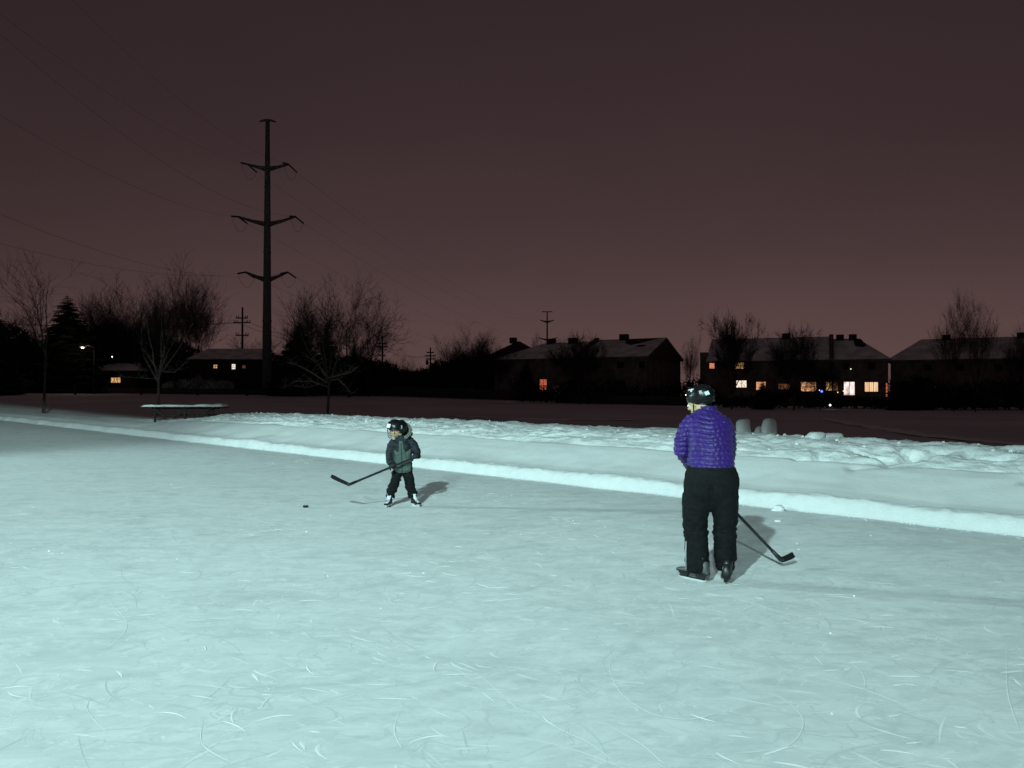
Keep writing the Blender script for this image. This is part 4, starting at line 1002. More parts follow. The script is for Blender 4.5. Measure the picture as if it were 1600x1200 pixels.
for px, py0, py1, lb in ((118, 599, 622, 'tallest snow covered stake left of the picnic table'), (221, 608, 621, 'short stake in the field behind the picnic table left end'), (309, 610, 621, 'short stake in the field behind the picnic table right end'),
                         (386, 612, 621, 'short stake in the field left of the tall pole'), (548, 612, 622, 'short stake in the field right of the big bare tree')):
    d = 88.0; x = (px - 800) / F * d; zb = fz(x, d); zt = CAMZ + (HOR - py0) / F * d
    tag(MB().tube([(x, d, zb - 0.2), (x, d, max(zt, zb + 0.6))], [0.16, 0.13], 7).build('stake', BARK, None, True), lb, 'stake', 'stakes along the far side of the field')

# ------------------------------------------------------------------ small lights
LAMPW = glow('lamp_white', (1, 0.93, 0.82), (1, 0.93, 0.82), 22.0)
LMB = glow('bulb_blue', (0.10, 0.14, 1.0), (0.10, 0.14, 1.0), 4.0); LMY = glow('bulb_yellow', (1.0, 0.6, 0.15), (1.0, 0.6, 0.15), 1.6); LMW = glow('bulb_white', (0.95, 0.95, 0.9), (0.95, 0.95, 0.9), 4.0); LMG = glow('bulb_green', (0.5, 0.9, 0.4), (0.5, 0.9, 0.4), 1.6)
def street_lamp(px, py, d, label):
    p = pix(px, py, d); z = fz(p.x, p.y); e = empty('street_lamp', (p.x, p.y, z)); tag(e, label, 'street lamp'); h = p.z - z
    MB().tube([(1.4, 0, -0.3), (1.4, 0, h + 0.1)], [0.11, 0.07], 8).build('post', SHRUB, e, True)
    MB().tube([(1.4, 0, h), (0.7, 0, h + 0.25), (0.1, 0, h + 0.15)], [0.05, 0.045, 0.04], 6).build('bracket', STEEL, e, True)
    hd = MB().ball((0, 0, h + 0.12), (0.45, 0.2, 0.12)).build('lamp_head', STEEL, e, True); MB().ball((0, -0.04, h), (0.17, 0.14, 0.10)).build('lens', LAMPW, hd, True)
    l = bpy.data.lights.new('street_lamp_light', 'POINT'); l.energy = 60; l.color = (1.0, 0.72, 0.45); l.shadow_soft_size = 0.25
    lo = bpy.data.objects.new('street_lamp_light', l); C.objects.link(lo); lo.location = (p.x + 0.1, p.y - 0.6, p.z - 0.4)
street_lamp(129, 543, 93.0, 'bright white street lamp glowing beside the dark spruce')
def bulb(px, py, d, r_, m, label, cat='light', name='garden_light', group='tiny lights in the gardens'):
    p = pix(px, py, d); e = empty(name, p); tag(e, label, cat, group)
    MB().ball((0, 0, 0), r_, 8, 6).build('bulb', m, e, True); MB().tube([(0, 0.02, -r_ * 0.9), (0, 0.02, -r_ * 2.4)], r_ * 0.5, 6).build('socket', SHINGLE, e)
bulb(1284, 611.5, 69.5, 0.10, LMB, 'blue point of light below the wide warm window'); bulb(1281, 609.5, 69.6, 0.06, LMW, 'tiny white point of light beside the blue one')
bulb(1297, 633, 68, 0.085, LMW, 'white garden light low on the snow edge below the lit row'); bulb(1318, 611, 69, 0.06, LMY, 'yellow point of light left of the patio door')
bulb(1309, 613, 69, 0.05, LMG, 'greenish point of light below the porch'); bulb(1329.5, 576.5, 72.5, 0.06, LMG, 'pale point of light under the eave of the lit row')
bulb(1072, 617, 72, 0.07, LMW, 'dim white point of light left of the adult helmet'); bulb(801, 614, 80, 0.08, LMW, 'white point of light at the left foot of the dark town house')
bulb(175, 557.5, 97, 0.07, LMW, 'faint white point of light among the left hand trees')

# the two floodlights that light the rink and an added fill lamp (all outside the frame)
def housing(e, M):
    h = MB(); h.box((0, 0, 0.34), (0.56, 0.50, 0.05), M); h.box((0, -0.32, 0.15), (0.56, 0.05, 0.36), M); h.build('housing', STEEL, e)
def flood_pole(loc, aim, label):
    e = empty('floodlight_pole', (loc.x, loc.y, 0.0)); tag(e, label, 'floodlight', 'floodlights of the rink')
    b_ = -Vector(aim).normalized() * 0.9
    MB().tube([(b_.x, b_.y, -0.3), (b_.x, b_.y, loc.z + 0.7)], [0.13, 0.08], 10).build('pole', WOODP, e, True)
    MB().bar((b_.x, b_.y, loc.z + 0.45), (b_.x * 0.3, b_.y * 0.3, loc.z + 0.45), 0.06, 0.06).build('bracket', STEEL, e)
    yaw = math.atan2(aim[1], aim[0]) - math.pi / 2; housing(e, Matrix.Translation((0, 0, loc.z)) @ Matrix.Rotation(yaw, 4, 'Z'))
def flood_span(loc, xa, xb, label):
    """a floodlight hung from a cable between two poles outside the ice in view"""
    e = empty('hanging_floodlight', (loc.x, loc.y, 0.0)); tag(e, label, 'floodlight', 'floodlights of the rink')
    for x in (xa, xb): MB().tube([(x, 0, -0.3), (x, 0, loc.z + 2.6)], [0.15, 0.10], 10).build('pole', WOODP, e, True)
    pts = [Vector((xa, 0, loc.z + 2.4)), Vector((xa * 0.5, 0, loc.z + 1.2)), Vector((0, 0, loc.z + 0.8)), Vector((xb * 0.5, 0, loc.z + 1.2)), Vector((xb, 0, loc.z + 2.4))]
    MB().tube(pts, 0.012, 5).build('span_cable', WIRE, e, True)
    MB().tube([(0, 0, loc.z + 0.8), (0, 0, loc.z + 0.36)], 0.02, 6).build('hanger', STEEL, e)
    housing(e, Matrix.Translation((0, 0, loc.z)) @ Matrix.Rotation(-math.pi / 4, 4, 'Z'))
flood_span(LAMP_MAIN, -24.0, 24.0, 'main rink floodlight hung on a cable behind and left of the camera')
flood_pole(LAMP_FILL, (0.7071, 0.7071), 'added fill floodlight on a tall pole, unseen far behind the camera'); flood_pole(LAMP_SIDE, (0.9, -0.43), 'second rink floodlight on a pole off the left edge')

# ------------------------------------------------------------------ people
SKIN = mat('skin', (0.52, 0.36, 0.22), 0.55, 0.3, var=0.06, vscale=20)
JACK = mat('purple_quilted_nylon', (0.027, 0.007, 0.125), 0.5, 0.35, var=0.15, vscale=9, sheen=0.05)
PANT = mat('black_snow_trousers', (0.0055, 0.006, 0.007), 0.8, 0.15, var=0.3, vscale=30, bump=0.002, bscale=60)
HELM = mat('black_helmet_shell', (0.006, 0.006, 0.007), 0.30, 0.25, coat=0.0)
BLKP = mat('black_plastic', (0.012, 0.012, 0.013), 0.4, 0.4)
GREYL = mat('grey_boot_leather', (0.10, 0.10, 0.10), 0.5, 0.4)
WHITEP = mat('white_plastic', (0.72, 0.72, 0.74), 0.4, 0.4)
CHROME = mat('skate_steel', (0.70, 0.71, 0.73), 0.35, 0.5, metal=0.25)
REFL = mat('grey_piping', (0.30, 0.31, 0.32), 0.5, 0.4)
STICK = mat('black_stick', (0.012, 0.012, 0.014), 0.35, 0.45)
TAPE = mat('black_tape', (0.010, 0.010, 0.010), 0.9, 0.2)
GLOVE = mat('dark_glove', (0.015, 0.016, 0.022), 0.7, 0.3)
HAIR = mat('dark_hair', (0.02, 0.014, 0.01), 0.7, 0.3)
NAVY = mat('navy_parka', (0.010, 0.013, 0.018), 0.7, 0.3, var=0.2, vscale=20)
PANEL = mat('grey_green_parka_panel', (0.065, 0.088, 0.078), 0.75, 0.25, var=0.15, vscale=15)
FUR = mat('pale_fur_trim', (0.30, 0.31, 0.27), 0.9, 0.1, var=0.3, vscale=30)

def skate(parent, heel, toe, boot_m, tongue_m=None, size=1.0, lean=(0, 0), laces=False):
    """heel, toe: ends of the runner on the ice (local)"""
    h = Vector(heel); t_ = Vector(toe); L_ = (t_ - h).length; ax = (t_ - h).normalized()
    sd = Vector((-ax.y, ax.x, 0)); lv_ = Vector((lean[0], lean[1], 1)).normalized()
    M = Matrix(((ax.x, sd.x, lv_.x, h.x), (ax.y, sd.y, lv_.y, h.y), (ax.z, sd.z, lv_.z, h.z), (0, 0, 0, 1))); s_ = L_ / 0.27
    e = empty('skate'); e.parent = parent
    def P(x, y, z): return M @ Vector((x * s_, y * s_, z * s_))
    rb = MB(); prof = [(-0.005, 0.014), (0.01, 0.003), (0.04, 0.0), (0.22, 0.0), (0.262, 0.005), (0.28, 0.016), (0.27, 0.018), (0.0, 0.018)]
    k = len(prof); rb.add([P(x, y, z) for y in (-0.0022, 0.0022) for x, z in prof], [tuple(range(k))[::-1], tuple(range(k, 2 * k))] + [(i, (i + 1) % k, k + (i + 1) % k, k + i) for i in range(k)]); rb.build('runner', CHROME, e)
    hd = MB()
    for xa, xb, xc, xd in ((0.005, 0.085, 0.0, 0.10), (0.17, 0.255, 0.155, 0.265)):
        hd.add([P(xa + 0.015, -0.006, 0.017), P(xb - 0.015, -0.006, 0.017), P(xb - 0.015, 0.006, 0.017), P(xa + 0.015, 0.006, 0.017), P(xc, -0.027, 0.066), P(xd, -0.027, 0.066), P(xd, 0.027, 0.066), P(xc, 0.027, 0.066)],
               [(0, 3, 2, 1), (4, 5, 6, 7), (0, 1, 5, 4), (1, 2, 6, 5), (2, 3, 7, 6), (3, 0, 4, 7)])
    hd.add([P(0.01, -0.006, 0.016), P(0.26, -0.006, 0.016), P(0.26, 0.006, 0.016), P(0.01, 0.006, 0.016), P(0.01, -0.006, 0.024), P(0.26, -0.006, 0.024), P(0.26, 0.006, 0.024), P(0.01, 0.006, 0.024)],
           [(0, 3, 2, 1), (4, 5, 6, 7), (0, 1, 5, 4), (1, 2, 6, 5), (2, 3, 7, 6), (3, 0, 4, 7)])
    hd.build('blade_holder', WHITEP if tongue_m else BLKP, e)
    bt = MB()
    V = [Vector(q) for q in []]
    secs = [(-0.022, 0.028, 0.10), (-0.012, 0.034, 0.17), (0.05, 0.036, 0.19), (0.10, 0.038, 0.16), (0.16, 0.042, 0.115), (0.22, 0.044, 0.095), (0.265, 0.038, 0.088), (0.285, 0.020, 0.080)]
    n_ = 12; ring = []
    for x, w_, top in secs:
        for j in range(n_):
            a = 2 * math.pi * j / n_; zc = (0.064 + top) / 2; rz_ = (top - 0.064) / 2
            ring.append(P(x, w_ * math.copysign(abs(math.cos(a)) ** 0.75, math.cos(a)), zc + rz_ * math.copysign(abs(math.sin(a)) ** 0.75, math.sin(a))))
    kk = len(secs)
    bt.add(ring, [(i * n_ + j, i * n_ + (j + 1) % n_, (i + 1) * n_ + (j + 1) % n_, (i + 1) * n_ + j) for i in range(kk - 1) for j in range(n_)] + [tuple(range(n_))[::-1], tuple((kk - 1) * n_ + j for j in range(n_))])
    bt.tube([P(0.045, 0, 0.11), P(0.05, 0, 0.16), P(0.055, 0, 0.20)], [0.044 * s_, 0.047 * s_, 0.050 * s_], 12)
    bt.build('boot', boot_m, e, True)
    sl = MB(); ringb = [P(x, w_ * 1.05, 0.064) for x, w_, _t in secs] + [P(x, -w_ * 1.05, 0.064) for x, w_, _t in secs[::-1]]; kb = len(ringb)
    sl.add(ringb + [v + lv_ * 0.008 for v in ringb], [tuple(range(kb))[::-1], tuple(range(kb, 2 * kb))] + [(i, (i + 1) % kb, kb + (i + 1) % kb, kb + i) for i in range(kb)]); sl.build('sole', BLKP, e)
    if tongue_m:
        tg = MB(); tg.tube([P(0.225, 0, 0.100), P(0.17, 0, 0.122), P(0.115, 0, 0.165), P(0.085, 0, 0.215), P(0.082, 0, 0.27)], [0.034 * s_, 0.040 * s_, 0.042 * s_, 0.045 * s_, 0.048 * s_], 10, ry=[0.010, 0.014, 0.016, 0.016, 0.014]); tg.build('tongue', tongue_m, e, True)
        for q in range(4):
            u = q / 3; a0 = P(0.205 - 0.10 * u, -0.040, 0.112 + 0.06 * u); a1 = P(0.205 - 0.10 * u, 0.040, 0.112 + 0.06 * u); up_ = lv_ * 0.017 * s_
            MB().tube([a0, (a0 + a1) / 2 + up_, a1], 0.0045, 5).build('lace', BLKP, e, True)
    return e

def helmet(parent, c, yaw, pitch, roll, r_, shell=HELM, stickers=(), holes=True):
    """hockey helmet: rounded shell cut level over the brow, lower at the neck, with ear holes, ridges and vents. local +y = front"""
    M = Matrix.Translation(c) @ Matrix.Rotation(yaw, 4, 'Z') @ Matrix.Rotation(pitch, 4, 'X') @ Matrix.Rotation(roll, 4, 'Y')
    V, Fc = [], []; nu, nv = 44, 26
    for i in range(nv + 1):
        for j in range(nu):
            a = 2 * math.pi * j / nu; y0 = math.sin(a); x0 = math.cos(a)
            low = -0.18 - 0.42 * sstep(-y0, -0.1, 0.75) - 0.26 * math.exp(-((y0 + 0.02) / 0.33) ** 2)    # bottom rim: high at the brow, low at ears and nape
            zt = 1 - (1 - float(low)) * (i / nv); zt = max(min(zt, 1.0), -0.95); rr = math.sqrt(max(1 - zt * zt * (0.80 if zt < 0 else 1.0), 0.0))
            rr = rr ** 0.86
            x = x0 * rr * 0.86; y = y0 * rr * 1.08; z = zt * 0.92
            ridge = 0.045 * math.exp(-((abs(x) - 0.33) / 0.10) ** 2) * (1 if z > 0.2 else 0.2) - 0.02 * math.exp(-(x / 0.09) ** 2) * (z > 0.3)
            step = 0.03 if (y < -0.05 and z > -0.2) else 0.0
            k = 1 + ridge + step
            V.append(Vector((x * r_ * k, y * r_ * k, z * r_ * k)))
    for i in range(nv):
        for j in range(nu): Fc.append((i * nu + j, i * nu + (j + 1) % nu, (i + 1) * nu + (j + 1) % nu, (i + 1) * nu + j))
    n0 = len(V); V += [v * 0.90 for v in V]; Fc += [tuple(q + n0 for q in reversed(f)) for f in Fc[:nv * nu]]
    b0 = nv * nu; Fc += [(b0 + j, n0 + b0 + j, n0 + b0 + (j + 1) % nu, b0 + (j + 1) % nu) for j in range(nu)]
    h = pmesh('helmet', [M @ v for v in V], Fc, shell, parent, True)
    def onshell(az, el, k=1.0): return Vector((0.86 * math.cos(el) * math.cos(az), 1.08 * math.cos(el) * math.sin(az), 0.92 * math.sin(el))) * r_ * k
    # dark vents
    for az, el in ((60, 35), (120, 35), (60, 58), (120, 58), (250, 40), (290, 40), (250, 15), (290, 15), (20, 30), (160, 30)):
        p = onshell(R(az), R(el), 1.045); u = onshell(R(az), R(el + 8), 1.045) - p; q = MB().tube([M @ (p - u), M @ p, M @ (p + u)], [0.004, 0.011, 0.004], 6); q.build('vent', TAPE, h, True)
    for az, el, w_, hh, m_ in stickers:
        p = onshell(R(az), R(el), 1.055); tx = (onshell(R(az + 6), R(el), 1.055) - p).normalized() * w_ / 2; ty = (onshell(R(az), R(el + 6), 1.055) - p).normalized() * hh / 2; nr = p.normalized() * 0.004
        V = [p - tx - ty, p + tx - ty, p + tx + ty, p - tx + ty]; V = [M @ (v - nr) for v in V] + [M @ (v + nr) for v in V]
        pmesh('decal', V, [(0, 3, 2, 1), (4, 5, 6, 7), (0, 1, 5, 4), (1, 2, 6, 5), (2, 3, 7, 6), (3, 0, 4, 7)], m_, h)
    return h, M

def head(mb, c, yaw, pitch, r_):
    """skull with brow, nose, chin and ears, facing local +y"""
    M = Matrix.Translation(c) @ Matrix.Rotation(yaw, 4, 'Z') @ Matrix.Rotation(pitch, 4, 'X')
    def add_ball(p, rr): b_ = MB().ball(p, rr, 16, 10); mb.add([M @ Vector(v) for v in b_.v], b_.f)
    add_ball((0, -0.005, 0.02), (0.075 * r_, 0.092 * r_, 0.098 * r_)); add_ball((0, 0.030 * r_, -0.045 * r_), (0.058 * r_, 0.056 * r_, 0.068 * r_))
    add_ball((0, 0.052 * r_, -0.095 * r_), (0.026 * r_, 0.026 * r_, 0.020 * r_)); add_ball((0, 0.098 * r_, -0.022 * r_), (0.013 * r_, 0.017 * r_, 0.016 * r_)); add_ball((0, 0.090 * r_, 0.0), (0.009 * r_, 0.012 * r_, 0.025 * r_))
    for sg in (-1, 1): add_ball((sg * 0.078 * r_, -0.005, -0.01 * r_), (0.010 * r_, 0.018 * r_, 0.030 * r_)); add_ball((sg * 0.040 * r_, 0.068 * r_, -0.03 * r_), (0.020 * r_, 0.018 * r_, 0.018 * r_))
    add_ball((0, 0.085 * r_, -0.062 * r_), (0.024 * r_, 0.010 * r_, 0.009 * r_))
    return M

def hand_on(mb, p, axis, outw, s_=1.0):
    """gloved hand: palm and five fingers curled round a shaft running along axis"""
    p = Vector(p); ax = Vector(axis).normalized(); o = Vector(outw); o = (o - ax * o.dot(ax)).normalized(); c_ = ax.cross(o)
    palm = p + o * 0.034 * s_
    mb.tube([palm - ax * 0.046 * s_, palm, palm + ax * 0.046 * s_], [0.026 * s_, 0.034 * s_, 0.028 * s_], 10)
    for i, L_ in enumerate((0.95, 1.05, 1.0, 0.85)):
        q = p + ax * (-0.042 + 0.028 * i) * s_; pts = []
        for a in (0.1, 1.1, 2.1, 3.0, 3.8): 
            a2 = a * L_; pts.append(q + (o * math.cos(a2) + c_ * math.sin(a2)) * 0.034 * s_)
        mb.tube(pts, [0.015 * s_, 0.0145 * s_, 0.0135 * s_, 0.0125 * s_, 0.010 * s_], 7)
    q = p + ax * 0.058 * s_; mb.tube([q + (o * math.cos(a) + c_ * math.sin(a)) * 0.036 * s_ for a in (0.2, -0.7, -1.6, -2.4)], [0.018 * s_, 0.016 * s_, 0.0145 * s_, 0.011 * s_], 7)

def hockey_stick(name, butt, heel, toe, r_, label, toe_r=0.037):
    e = empty(name, tuple(heel)); tag(e, label, 'hockey stick'); b_ = Vector(butt) - Vector(heel)
    sh = MB(); sh.bar((0, 0, 0), b_, r_ * 1.25, r_ * 2.0); sh.build('shaft', STICK, e, bevel=0.003)
    MB().bar(b_ * 0.90, b_, r_ * 1.25 + 0.006, r_ * 2.0 + 0.006).build('grip_tape', TAPE, e, bevel=0.003)
    t_ = Vector(toe) - Vector(heel); k = 9; V = []; up0 = b_.normalized()
    side = t_.cross(up0).normalized(); upv = side.cross(t_).normalized()
    if upv.dot(up0) < 0: upv = -upv
    for i in range(k):
        u = i / (k - 1); c_ = t_ * u + side * 0.022 * math.sin(u * 1.6) ** 2 + upv * 0.016 * u ** 2; hh = toe_r * (0.85 + 0.25 * u) * (1 if u < 0.9 else 0.75); th = 0.0055 - 0.002 * u
        for sg in (-1, 1):
            V.append(c_ + side * th * sg - upv * (hh * 0.75)); V.append(c_ + side * th * sg + upv * (hh * 0.75))
    Fc = []
    for i in range(k - 1):
        a = i * 4; Fc += [(a, a + 1, a + 5, a + 4), (a + 2, a + 6, a + 7, a + 3), (a + 1, a + 3, a + 7, a + 5), (a, a + 4, a + 6, a + 2)]
    Fc += [(0, 2, 3, 1), (k * 4 - 4, k * 4 - 3, k * 4 - 1, k * 4 - 2)]
    pmesh('blade', V, Fc, TAPE, e)
    MB().tube([b_.normalized() * 0.12, Vector((0, 0, 0)), t_ * 0.14], [0.016, 0.022, 0.02], 8).build('hosel', STICK, e, True)
    return e

# ---------------- adult
AX, AD = (1108 - 800) / F * 6.72, 6.72
adult = empty('person', (AX, AD, 0), -math.atan2(AX, AD)); tag(adult, 'adult skater in purple quilted jacket and black trousers seen from behind', 'person')
AM = Matrix.Translation((AX, AD, 0)) @ Matrix.Rotation(-math.atan2(AX, AD), 4, 'Z'); AMi = AM.inverted()
heelW = Vector((2.50, 7.20, 0.075)); heel = AMi @ heelW; butt = Vector((-0.20, 0.44, 0.99))
sdir = (heel - butt).normalized(); hR = butt + sdir * 0.36; hL = butt + sdir * 0.07
# body: legs, trunk, arms, neck, head in one skin (mostly under the clothes)
bm_ = MB()
bm_.stack([(0.66, 0, 0, 0.05, 0.05), (0.80, 0.01, 0.0, 0.15, 0.10), (0.98, 0.01, 0.02, 0.15, 0.10), (1.15, 0, 0.07, 0.14, 0.09), (1.33, 0, 0.14, 0.15, 0.09), (1.41, -0.01, 0.17, 0.10, 0.07)])
HC = Vector((-0.088, 0.30, 1.552))
bm_.tube([(-0.02, 0.17, 1.36), (-0.045, 0.21, 1.44), (-0.075, 0.27, 1.52)], [0.060, 0.055, 0.055], 12)
HM = head(bm_, HC + Vector((-0.012, 0, -0.012)), R(68), R(-22), 1.02)
for sg, kx, ax_ in ((-1, -0.115, -0.115), (1, 0.13, 0.135)):
    bm_.tube([(sg * 0.085, 0.0, 0.88), (kx, 0.02, 0.5), (ax_, 0.0, 0.14)], [0.085, 0.06, 0.045], 10)
bm_.tube([(-0.15, 0.15, 1.34), (-0.225, 0.10, 1.13), hL + Vector((-0.02, -0.02, 0.0))], [0.045, 0.04, 0.03], 8)
bm_.tube([(0.14, 0.16, 1.34), (0.17, 0.22, 1.08), hR + Vector((0.03, -0.01, 0.03))], [0.045, 0.04, 0.03], 8)
bm = fuse(bm_, 0.009, 3); link_mesh('body', bm, SKIN, adult, True)
# jacket
J = MB()
J.stack([(0.99, 0.015, -0.01, 0.195, 0.145), (1.03, 0.012, 0.0, 0.200, 0.150), (1.12, 0.014, 0.025, 0.190, 0.152), (1.22, 0.012, 0.06, 0.188, 0.150), (1.31, 0.004, 0.10, 0.192, 0.145), (1.375, -0.010, 0.135, 0.192, 0.135), (1.42, -0.016, 0.165, 0.160, 0.118), (1.455, -0.022, 0.19, 0.118, 0.095), (1.480, -0.012, 0.205, 0.080, 0.078), (1.505, -0.006, 0.215, 0.064, 0.066)], 32)
J.tube([(-0.13, 0.14, 1.39), (-0.192, 0.12, 1.30), (-0.238, 0.09, 1.19), (-0.240, 0.10, 1.12), (-0.205, 0.19, 1.05), (-0.19, 0.32, 1.01), hL + Vector((-0.03, -0.06, 0.02))], [0.075, 0.080, 0.070, 0.068, 0.062, 0.052, 0.046], 16)
J.tube([(0.11, 0.15, 1.38), (0.150, 0.15, 1.28), (0.165, 0.17, 1.18), (0.165, 0.21, 1.08), (0.14, 0.27, 0.98), hR + Vector((0.05, -0.04, 0.06))], [0.072, 0.076, 0.068, 0.064, 0.058, 0.048], 16)
def quilt(co, no):
    z = co[:, 2]; x = co[:, 0]; y = co[:, 1]
    wv = 0.012 * np.sin(x * 22 + 1.0) + 0.010 * np.sin(x * 9 - z * 8)
    arm_ = sstep(-x, 0.175, 0.21)
    zz = z + 0.10 * y * (1 - arm_) + wv * 0.8
    rows = np.abs(np.sin(math.pi * zz / 0.043)) ** 0.45
    par = np.floor(zz / 0.043) % 2
    cols = 0.45 + 0.55 * np.abs(np.sin(math.pi * (x + 0.5 * y + 0.013 * par + 0.008 * np.sin(z * 31)) / 0.050)) ** 0.4
    n_ = nfbm(co, (14, 14, 22), 3.0, 2)
    return 0.0125 * rows * cols - 0.008 + 0.004 * n_
jm = fuse(J, 0.0048, 5, quilt); jk = link_mesh('jacket', jm, JACK, adult, True)
MB().tube([(0.10 + 0.0, 0.04, 1.385), (0.125, 0.045, 1.372)], 0.004, 5).build('chest_logo', WHITEP, jk)
cl = MB().tube([Vector((-0.006 + 0.066 * math.cos(a), 0.213 + 0.074 * math.sin(a), 1.500)) for a in np.linspace(0, 2 * math.pi, 22)], 0.009, 6); cl.build('collar_edge', JACK, jk, True)
# trousers
Tm = MB()
Tm.stack([(0.60, 0.01, 0, 0.12, 0.06), (0.66, 0.008, 0.0, 0.205, 0.115), (0.75, 0.010, -0.01, 0.232, 0.150), (0.86, 0.018, -0.012, 0.236, 0.160), (0.94, 0.018, -0.01, 0.222, 0.155), (1.01, 0.015, 0.0, 0.190, 0.140)], 32)
for pts, rr, ry_ in (([(-0.105, 0.0, 0.74), (-0.118, 0.01, 0.60), (-0.120, 0.02, 0.46), (-0.110, 0.01, 0.33), (-0.106, -0.01, 0.20), (-0.103, -0.02, 0.085)], [0.120, 0.113, 0.100, 0.094, 0.096, 0.090], [0.13, 0.12, 0.11, 0.105, 0.11, 0.10]),
                     ([(0.128, 0.0, 0.74), (0.132, 0.01, 0.60), (0.134, 0.02, 0.46), (0.128, 0.01, 0.33), (0.132, 0.0, 0.20), (0.134, -0.01, 0.10)], [0.118, 0.110, 0.098, 0.094, 0.098, 0.070], [0.13, 0.12, 0.11, 0.105, 0.11, 0.09])):
    Tm.tube(pts, rr, 20, ry=ry_)
def folds(co, no):
    z = co[:, 2]; n_ = nfbm(co, (5, 5, 16), 5.0, 3); kz = np.exp(-((z - 0.43) / 0.09) ** 2) + 0.7 * np.exp(-((z - 0.14) / 0.08) ** 2) + 0.3
    seat = -0.018 * np.exp(-((co[:, 0] - 0.012) / 0.02) ** 2) * sstep(z, 0.62, 0.72) * (1 - sstep(z, 0.80, 0.9)) * (co[:, 1] < 0)
    return 0.013 * n_ * kz + seat
tm_ = fuse(Tm, 0.008, 3, folds); tr = link_mesh('trousers', tm_, PANT, adult, True)
MB().tube([(-0.197, -0.045, 0.34), (-0.200, -0.05, 0.22), (-0.196, -0.05, 0.09)], 0.007, 6).build('piping', REFL, tr, True)
# gloves
for p, nm, ow in ((hL, 'left', (-0.5, -0.8, 0.1)), (hR, 'right', (0.7, -0.7, 0.2))):
    g = MB(); hand_on(g, p, sdir, ow, 1.0); gm_ = fuse(g, 0.0045, 1); link_mesh('glove', gm_, GLOVE, adult, True)
# helmet
STK = mat('pale_sticker', (0.62, 0.72, 0.70), 0.5, 0.3)
hh, hM = helmet(adult, HC + Vector((0.012, -0.01, 0.035)), R(58), R(-12), R(-8), 0.121, stickers=((236, 12, 0.040, 0.036, STK), (160, 48, 0.060, 0.010, STK), (166, 40, 0.014, 0.018, STK), (212, 22, 0.026, 0.034, REFL)))
# chin strap
def hp(M, x, y, z): return M @ Vector((x, y, z))
MB().tube([hp(HM, -0.079, 0.0, 0.03), hp(HM, -0.074, 0.03, -0.05), hp(HM, -0.04, 0.07, -0.108), hp(HM, 0.04, 0.07, -0.108), hp(HM, 0.074, 0.03, -0.05), hp(HM, 0.079, 0.0, 0.03)], 0.006, 6).build('chin_strap', BLKP, adult, True)
hr = MB(); hr.ball((HM @ Vector((0, -0.055, -0.04))), (0.06, 0.055, 0.055)); hr.build('hair', HAIR, adult, True)
for sg in (-1, 1): MB().ball(HM @ Vector((sg * 0.030, 0.083, 0.0)), 0.011, 10, 8).build('eye', WHITEP, adult, True)
skate(adult, (-0.030, -0.085, 0.0), (-0.262, 0.075, 0.0), GREYL)
skate(adult, (0.130, -0.115, 0.0), (0.148, 0.155, 0.0), BLKP, lean=(0.06, 0))
hockey_stick('hockey_stick', AM @ butt, heelW, heelW + Vector((0.16, 0.14, -0.005)), 0.0135, 'black hockey stick held by the adult, its blade near the ice at the right')

# ---------------- child
CX, CD = (628 - 800) / F * 11.07, 11.07
child = empty('person', (CX, CD, 0), -math.atan2(CX, CD)); tag(child, 'small child skater in grey and navy parka facing the camera with a helmet', 'person')
CM = Matrix.Translation((CX, CD, 0)) @ Matrix.Rotation(-math.atan2(CX, CD), 4, 'Z'); CMi = CM.inverted()
cheelW = pix(546, 757, 10.55); ctoeW = pix(517, 744.5, 10.50); cheel = CMi @ cheelW; cbutt = Vector((0.235, -0.14, 0.725)); cdir = (cheel - cbutt).normalized()
cl_ = (cheel - cbutt).length; ch1 = cbutt + cdir * 0.055; ch2 = cbutt + cdir * 0.40
b1 = MB(); HC2 = Vector((-0.082, -0.02, 1.085))
b1.stack([(0.50, 0, 0, 0.05, 0.04), (0.56, 0, 0, 0.08, 0.06), (0.75, 0, 0, 0.10, 0.07), (0.92, 0, 0, 0.10, 0.06), (0.97, 0, 0, 0.04, 0.04)])
b1.tube([(-0.01, 0, 0.90), (-0.045, -0.01, 1.0), (-0.07, 0.0, 1.06)], [0.045, 0.04, 0.04], 10); HM2 = head(b1, HC2, R(118), R(-8), 0.92)
for q in ([(-0.06, 0, 0.52), (-0.105, -0.03, 0.31), (-0.165, -0.02, 0.13)], [(0.06, 0, 0.52), (0.11, -0.03, 0.31), (0.155, -0.02, 0.13)]): b1.tube(q, [0.06, 0.045, 0.035], 8)
b1.tube([(-0.13, 0, 0.88), (-0.172, -0.02, 0.72), (-0.165, -0.06, 0.64), ch2 + Vector((-0.01, 0.04, 0.04))], [0.030, 0.025, 0.02, 0.018], 8); b1.tube([(0.14, 0, 0.88), (0.212, -0.01, 0.76), (0.215, -0.05, 0.72), ch1 + Vector((0.01, 0.03, 0.01))], [0.030, 0.025, 0.02, 0.018], 8)
link_mesh('body', fuse(b1, 0.009, 2), SKIN, child, True)
J = MB()
J.stack([(0.475, 0.015, 0, 0.128, 0.10), (0.53, 0.012, 0, 0.140, 0.115), (0.62, 0.008, 0, 0.138, 0.115), (0.75, 0.0, 0, 0.138, 0.112), (0.84, 0.0, 0.0, 0.142, 0.108), (0.90, 0.005, 0.005, 0.138, 0.098), (0.95, 0.005, 0.01, 0.115, 0.085), (0.985, -0.01, 0.01, 0.075, 0.07), (1.015, -0.03, 0.0, 0.06, 0.06)], 28)
J.tube([(-0.095, 0, 0.925), (-0.150, -0.005, 0.84), (-0.175, -0.02, 0.72), (-0.165, -0.06, 0.64), ch2 + Vector((-0.01, 0.04, 0.04))], [0.062, 0.064, 0.060, 0.056, 0.046], 14)
